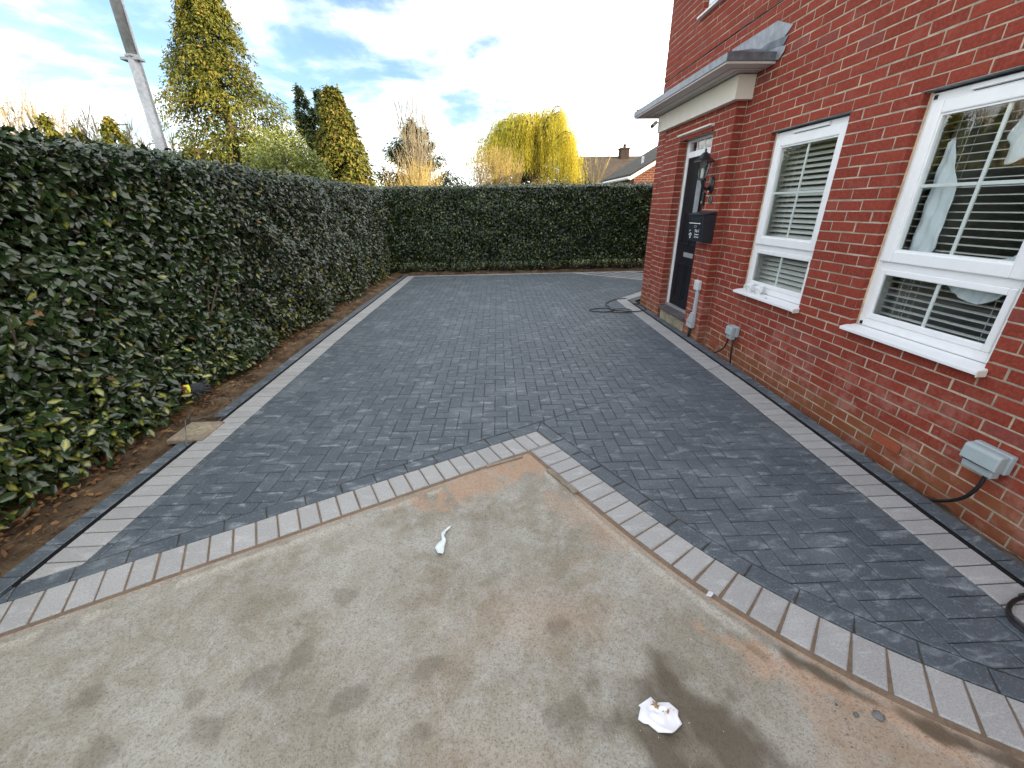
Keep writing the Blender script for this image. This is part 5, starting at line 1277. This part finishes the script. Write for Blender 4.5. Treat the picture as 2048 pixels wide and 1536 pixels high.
twiggy('garden_sapling', -1.1, 16.0, 12, 2.75, .65, 'grey_twig', 'thin leafy shoots between the golden stems and the willow', 0, .010, 3, 'shrub', 'shrubs beyond the hedges', 'laurel_leaf', 260, .4, .1)
for (x, y, h, s3, n_, lab) in ((-21.0, 22.5, 6.9, 2.2, 64, 'bare tree at the left edge of the view with golden twigs'), (-18.7, 23.5, 6.2, 1.7, 58, 'bare tree second from the left edge'), (-16.6, 24.0, 5.4, 1.4, 44, 'bare tree third from the left, behind the small conifers'), (-14.6, 23.5, 4.5, .9, 26, 'smallest bare tree close to the lamp post')):
    twiggy('bare_tree', x, y, n_, h, s3, 'grey_twig', lab, 0, .038, 22, curve=.08)
twiggy('osier_shrub', -19.0, 20.2, 70, 4.3, 2.2, 'golden_twig', 'golden bare twigs low behind the near end of the left hedge', 0, .020, 6, 'shrub', 'shrubs beyond the hedges', hvar=.5)
def small_bare():
    x, y = 5.15, 22.0; r = thing('bare_tree', (x, y, 0), 'small leafless tree standing before the white gable', 'tree', 'trees beyond the hedges'); b = MB(); br = MB()
    b.tube([(x, y, -.1), (x, y, 1.5), (x-.02, y, 2.45)], [.07, .06, .05], 'bark', 7)
    for ex, ez, mx_, mz in ((-.75, 4.55, -.42, 3.3), (-.30, 4.75, -.20, 3.5), (.15, 4.6, .05, 3.6), (.80, 4.5, .5, 3.5), (1.0, 4.2, .55, 3.3), (-.95, 4.0, -.7, 3.1), (.42, 4.1, .25, 3.2), (-.1, 4.0, .1, 3.2)):
        P = smoothpts([(x-.02, y, 2.3), (x+mx_*.7, y+random.gauss(0, .2), mz-.6), (x+mx_, y+random.gauss(0, .2), mz), (x+ex, y+random.gauss(0, .3), ez)], 2); nP = len(P)
        br.tube(P, [.035-.03*i/nP for i in range(nP)], 'golden_twig', 5)
        for _ in range(4):
            p = P[random.randrange(nP//2, nP-1)]; d = Vector((random.gauss(0, .3), random.gauss(0, .3), .6)).normalized()*random.uniform(.2, .5); br.tube([p, p+d], [.010, .004], 'golden_twig', 3)
    build(b, 'trunk', r); build(br, 'branches', r)
small_bare()
def willow():
    x, y = 3.2, 32.0; r = thing('weeping_willow', (x, y, 0), 'large yellow green weeping willow with hanging curtains of twigs', 'tree', 'trees beyond the hedges')
    trunk_mesh(r, x, y, 5.5, .32); lb = MB(); Ps = []; Ns = []; Ds = []; Ls = []; Ts = []
    SX = [-1.6, -1.0, -.4, .25, .55, 1.5, 3.0, 3.9, 4.7, 5.2, 5.6, 6.1]; SZ = [4.9, 5.6, 6.0, 6.35, 6.95, 7.35, 7.5, 7.55, 7.85, 7.3, 6.3, 5.0]
    for k in range(400):
        ax = random.uniform(-1.6, 6.1) if k % 3 else random.uniform(.4, 5.7); dy = random.uniform(-1, 1); top = float(np.interp(ax, SX, SZ)); cz = top-dy*dy*1.1-abs(random.gauss(0, .55)); ay = y+dy*2.4
        if k % 3 == 0: LPt = smoothpts([(x, y, 3.0), (x+(ax-x)*.4, y+(ay-y)*.4, 3.2+(cz-3.2)*.75), (x+(ax-x)*.8, ay, cz+.08), (ax, ay, cz)], 2); lb.tube(LPt, [.075-.065*i/len(LPt) for i in range(len(LPt))], 'bark', 4, cap=False)
        for s3 in range(13 if ax > 0 else 7):
            base = Vector((ax+random.gauss(0, .2), ay+random.gauss(0, .25), cz+random.gauss(0, .08)))
            low_ = 4.6 if ax < .4 else (3.9 if ax < 3.3 else 2.6)
            ln = min(base.z-low_+random.gauss(0, .35), random.uniform(.7, 3.8))
            if ln < .35: ln = .35
            sgn = 1 if ax > x else -1; sway = Vector((random.uniform(.05, .35)*sgn, random.gauss(0, .1), 0)); n = int(ln/.115)
            for j in range(n):
                t_ = j/max(1, n-1); q = min(1, t_*2.2); p = base+sway*q+Vector((random.gauss(0, .015), random.gauss(0, .015), .22*math.sin(q*3.1)-ln*t_)); Ps.append(p); Ts.append(.45+.3*math.sin(ax*2.3+1)+random.gauss(0, .15)); Ls.append(random.uniform(.12, .2))
    n = len(Ps); P = np.array(Ps); D = np.array([0, 0, -1.])+rnd(n, .22); N_ = rnd(n, 1)*np.array([1, 1, .2]); Ln = np.array(Ls)
    foliage('crown', P, N_, D, Ln, np.full(n, .028), 1, 'willow_leaf', np.clip(np.array(Ts)+.12*(P[:, 0]-2), 0, 1), (rng.random(n) < .1)*.5, r)
    build(lb, 'limbs', r)
willow()

# ------------------------------------------------------------------ lamp post, aerial, far houses
r = thing('street_lamp', (-4.53, 6.76, 0), 'galvanised steel lamp post standing behind the left hedge', 'lamp post')
m = MB(); m.tube([(-4.53, 6.76, -.2), (-4.53, 6.76, 3.44)], .068, 'galvanised', 24); build(m, 'lower_pole', r, smooth_=True)
m = MB(); m.tube([(-4.53, 6.76, 3.45), (-4.53, 6.76, 7.0)], .064, 'galvanised', 24); build(m, 'upper_pole', r, smooth_=True)
m = MB(); m.lathe([(.070, 0), (.086, .0), (.086, .025), (.070, .028)], (-4.53, 6.76, 3.435), 'galvanised', 6); m.box(-4.66, -4.43, 6.70, 6.82, 3.400, 3.434, 'galvanised'); build(m, 'clamp', r, bevel=.004)
m = MB(); m.tube([(-4.455, 6.76, .2), (-4.455, 6.76, 6.9)], .012, 'galvanised', 8); build(m, 'cable_duct', r, smooth_=True)
m = MB(); m.tube([(-4.53, 6.76, 6.98), (-4.2, 6.76, 7.2), (-3.9, 6.76, 7.25)], .035, 'galvanised', 10); build(m, 'bracket_arm', r)
m = MB(); m.lathe([(0, 0), (.16, .01), (.18, .06), (.08, .11), (0, .12)], (-3.8, 6.76, 7.2), 'galvanised', 16); build(m, 'lamp_head', r, smooth_=True)
far = thing('bungalow', (-17.6, 28, 0), 'grey roof top just showing above the hedge beside the lamp post', 'house', 'houses beyond the hedges')
m = MB(); m.box(-19.2, -14.5, 26.6, 31, -.2, 3.4, 'render_white'); build(m, 'wall', far)
m = MB(); gable_roof(m, -19.2, -14.5, 26.6, 31, 3.3, 4.65, 'grey_tiles', 'x'); build(m, 'roof', far)
m = MB(); m.box(-17.6, -17.0, 28.5, 29.1, 4.2, 5.05, 'far_brick'); build(m, 'chimney', far, bevel=.02)
r = thing('television_aerial', (-18.78, 26.0, 3.4), 'thin television aerial with bent top left of the lamp post', 'aerial')
m = MB(); m.tube([(-18.80, 26, 3.6), (-18.80, 26, 5.82)], .022, 'stone_grey', 6); build(m, 'mast', r)
m = MB(); m.tube([(-18.72, 26, 5.84), (-19.42, 26, 5.80)], .022, 'stone_grey', 6)
for k in range(5): xx = -18.85-.12*k; m.tube([(xx, 25.8, 5.82), (xx, 26.2, 5.82)], .008, 'stone_grey', 4)
build(m, 'aerial_arm', r)
b1 = thing('bungalow', (9.5, 33, 0), 'white gabled bungalow with brown tiled roof and chimney beyond the far hedge', 'house', 'houses beyond the hedges')
m = MB(); m.box(6.95, 16, 29.6, 37.8, -.2, 2.75, 'render_white'); m.add([(6.95, 29.6, 2.7), (6.95, 37.8, 2.7), (6.95, 33.7, 4.72), (7.1, 29.6, 2.7), (7.1, 37.8, 2.7), (7.1, 33.7, 4.72)], [(0, 2, 1), (3, 4, 5), (0, 3, 5, 2), (1, 2, 5, 4)], 'render_white'); build(m, 'wall', b1)
m = MB(); gable_roof(m, 6.95, 16, 29.4, 38.0, 2.75, 4.80, 'brown_tiles', 'x', .15, .10); build(m, 'roof', b1)
m = MB()
for ya, yb2 in ((29.2, 33.7), (33.7, 38.2)):
    za, zb_ = (2.60, 4.86) if ya < 30 else (4.86, 2.60)
    m.add([(6.74, ya, za-.16), (6.80, ya, za-.16), (6.80, yb2, zb_-.16), (6.74, yb2, zb_-.16), (6.74, ya, za+.12), (6.80, ya, za+.12), (6.80, yb2, zb_+.12), (6.74, yb2, zb_+.12)], [(0,3,2,1),(4,5,6,7),(0,1,5,4),(2,3,7,6),(1,2,6,5),(0,4,7,3)], 'bargeboard')
build(m, 'bargeboard', b1)
m = MB(); m.box(9.65, 10.25, 33.2, 33.9, 4.3, 5.32, 'dark_brick'); m.box(9.60, 10.30, 33.15, 33.95, 5.32, 5.40, 'dark_brick'); ch = build(m, 'chimney', b1)
m = MB(); m.lathe([(.10, 0), (.11, .22), (.08, .25)], (9.95, 33.5, 5.40), 'dark_brick', 10); build(m, 'chimney_pot', ch)
b2 = thing('brick_cottage', (9, 18, 0), 'red brick house with white sloping bargeboard and dark tiled roof past the porch', 'house', 'houses beyond the hedges')
xe, xr, ya, yb2, ze, zr = 5.25, 9.4, 16.2, 20.2, 2.62, 4.95
m = MB(); m.box(xe, 2*xr-xe, ya, yb2, -.2, ze, 'far_brick'); m.prism([(xe, ze), (2*xr-xe, ze), (xr, zr-.05)], 1, ya, ya+.2, 'far_brick'); m.prism([(xe, ze), (2*xr-xe, ze), (xr, zr-.05)], 1, yb2-.2, yb2, 'far_brick'); build(m, 'wall', b2)
m = MB(); gable_roof(m, xe, 2*xr-xe, ya, yb2, ze, zr, 'grey_tiles', 'y', .18, .10); build(m, 'roof', b2)
k = (zr-ze)/(xr-xe); m = MB(); x0 = xe-.2; z_ = ze-.2*k
m.add([(x0, ya-.21, z_-.10), (xr, ya-.21, zr-.10), (xr, ya-.21, zr+.04), (x0, ya-.21, z_+.04), (x0, ya-.185, z_-.10), (xr, ya-.185, zr-.10), (xr, ya-.185, zr+.04), (x0, ya-.185, z_+.04)], [(0,1,2,3),(4,7,6,5),(0,4,5,1),(1,5,6,2),(2,6,7,3),(3,7,4,0)], 'white_gutter'); build(m, 'bargeboard', b2)
m = MB(); m.tube([(x0-.03, ya-.2, z_-.02), (x0-.03, yb2+.2, z_-.02)], .055, 'white_gutter', 8); build(m, 'gutter', b2)
m = MB(); m.tube([(5.85, 17.2, 2.8), (5.85, 17.2, 3.28)], .05, 'white_gutter', 8); build(m, 'vent_pipe', b2)
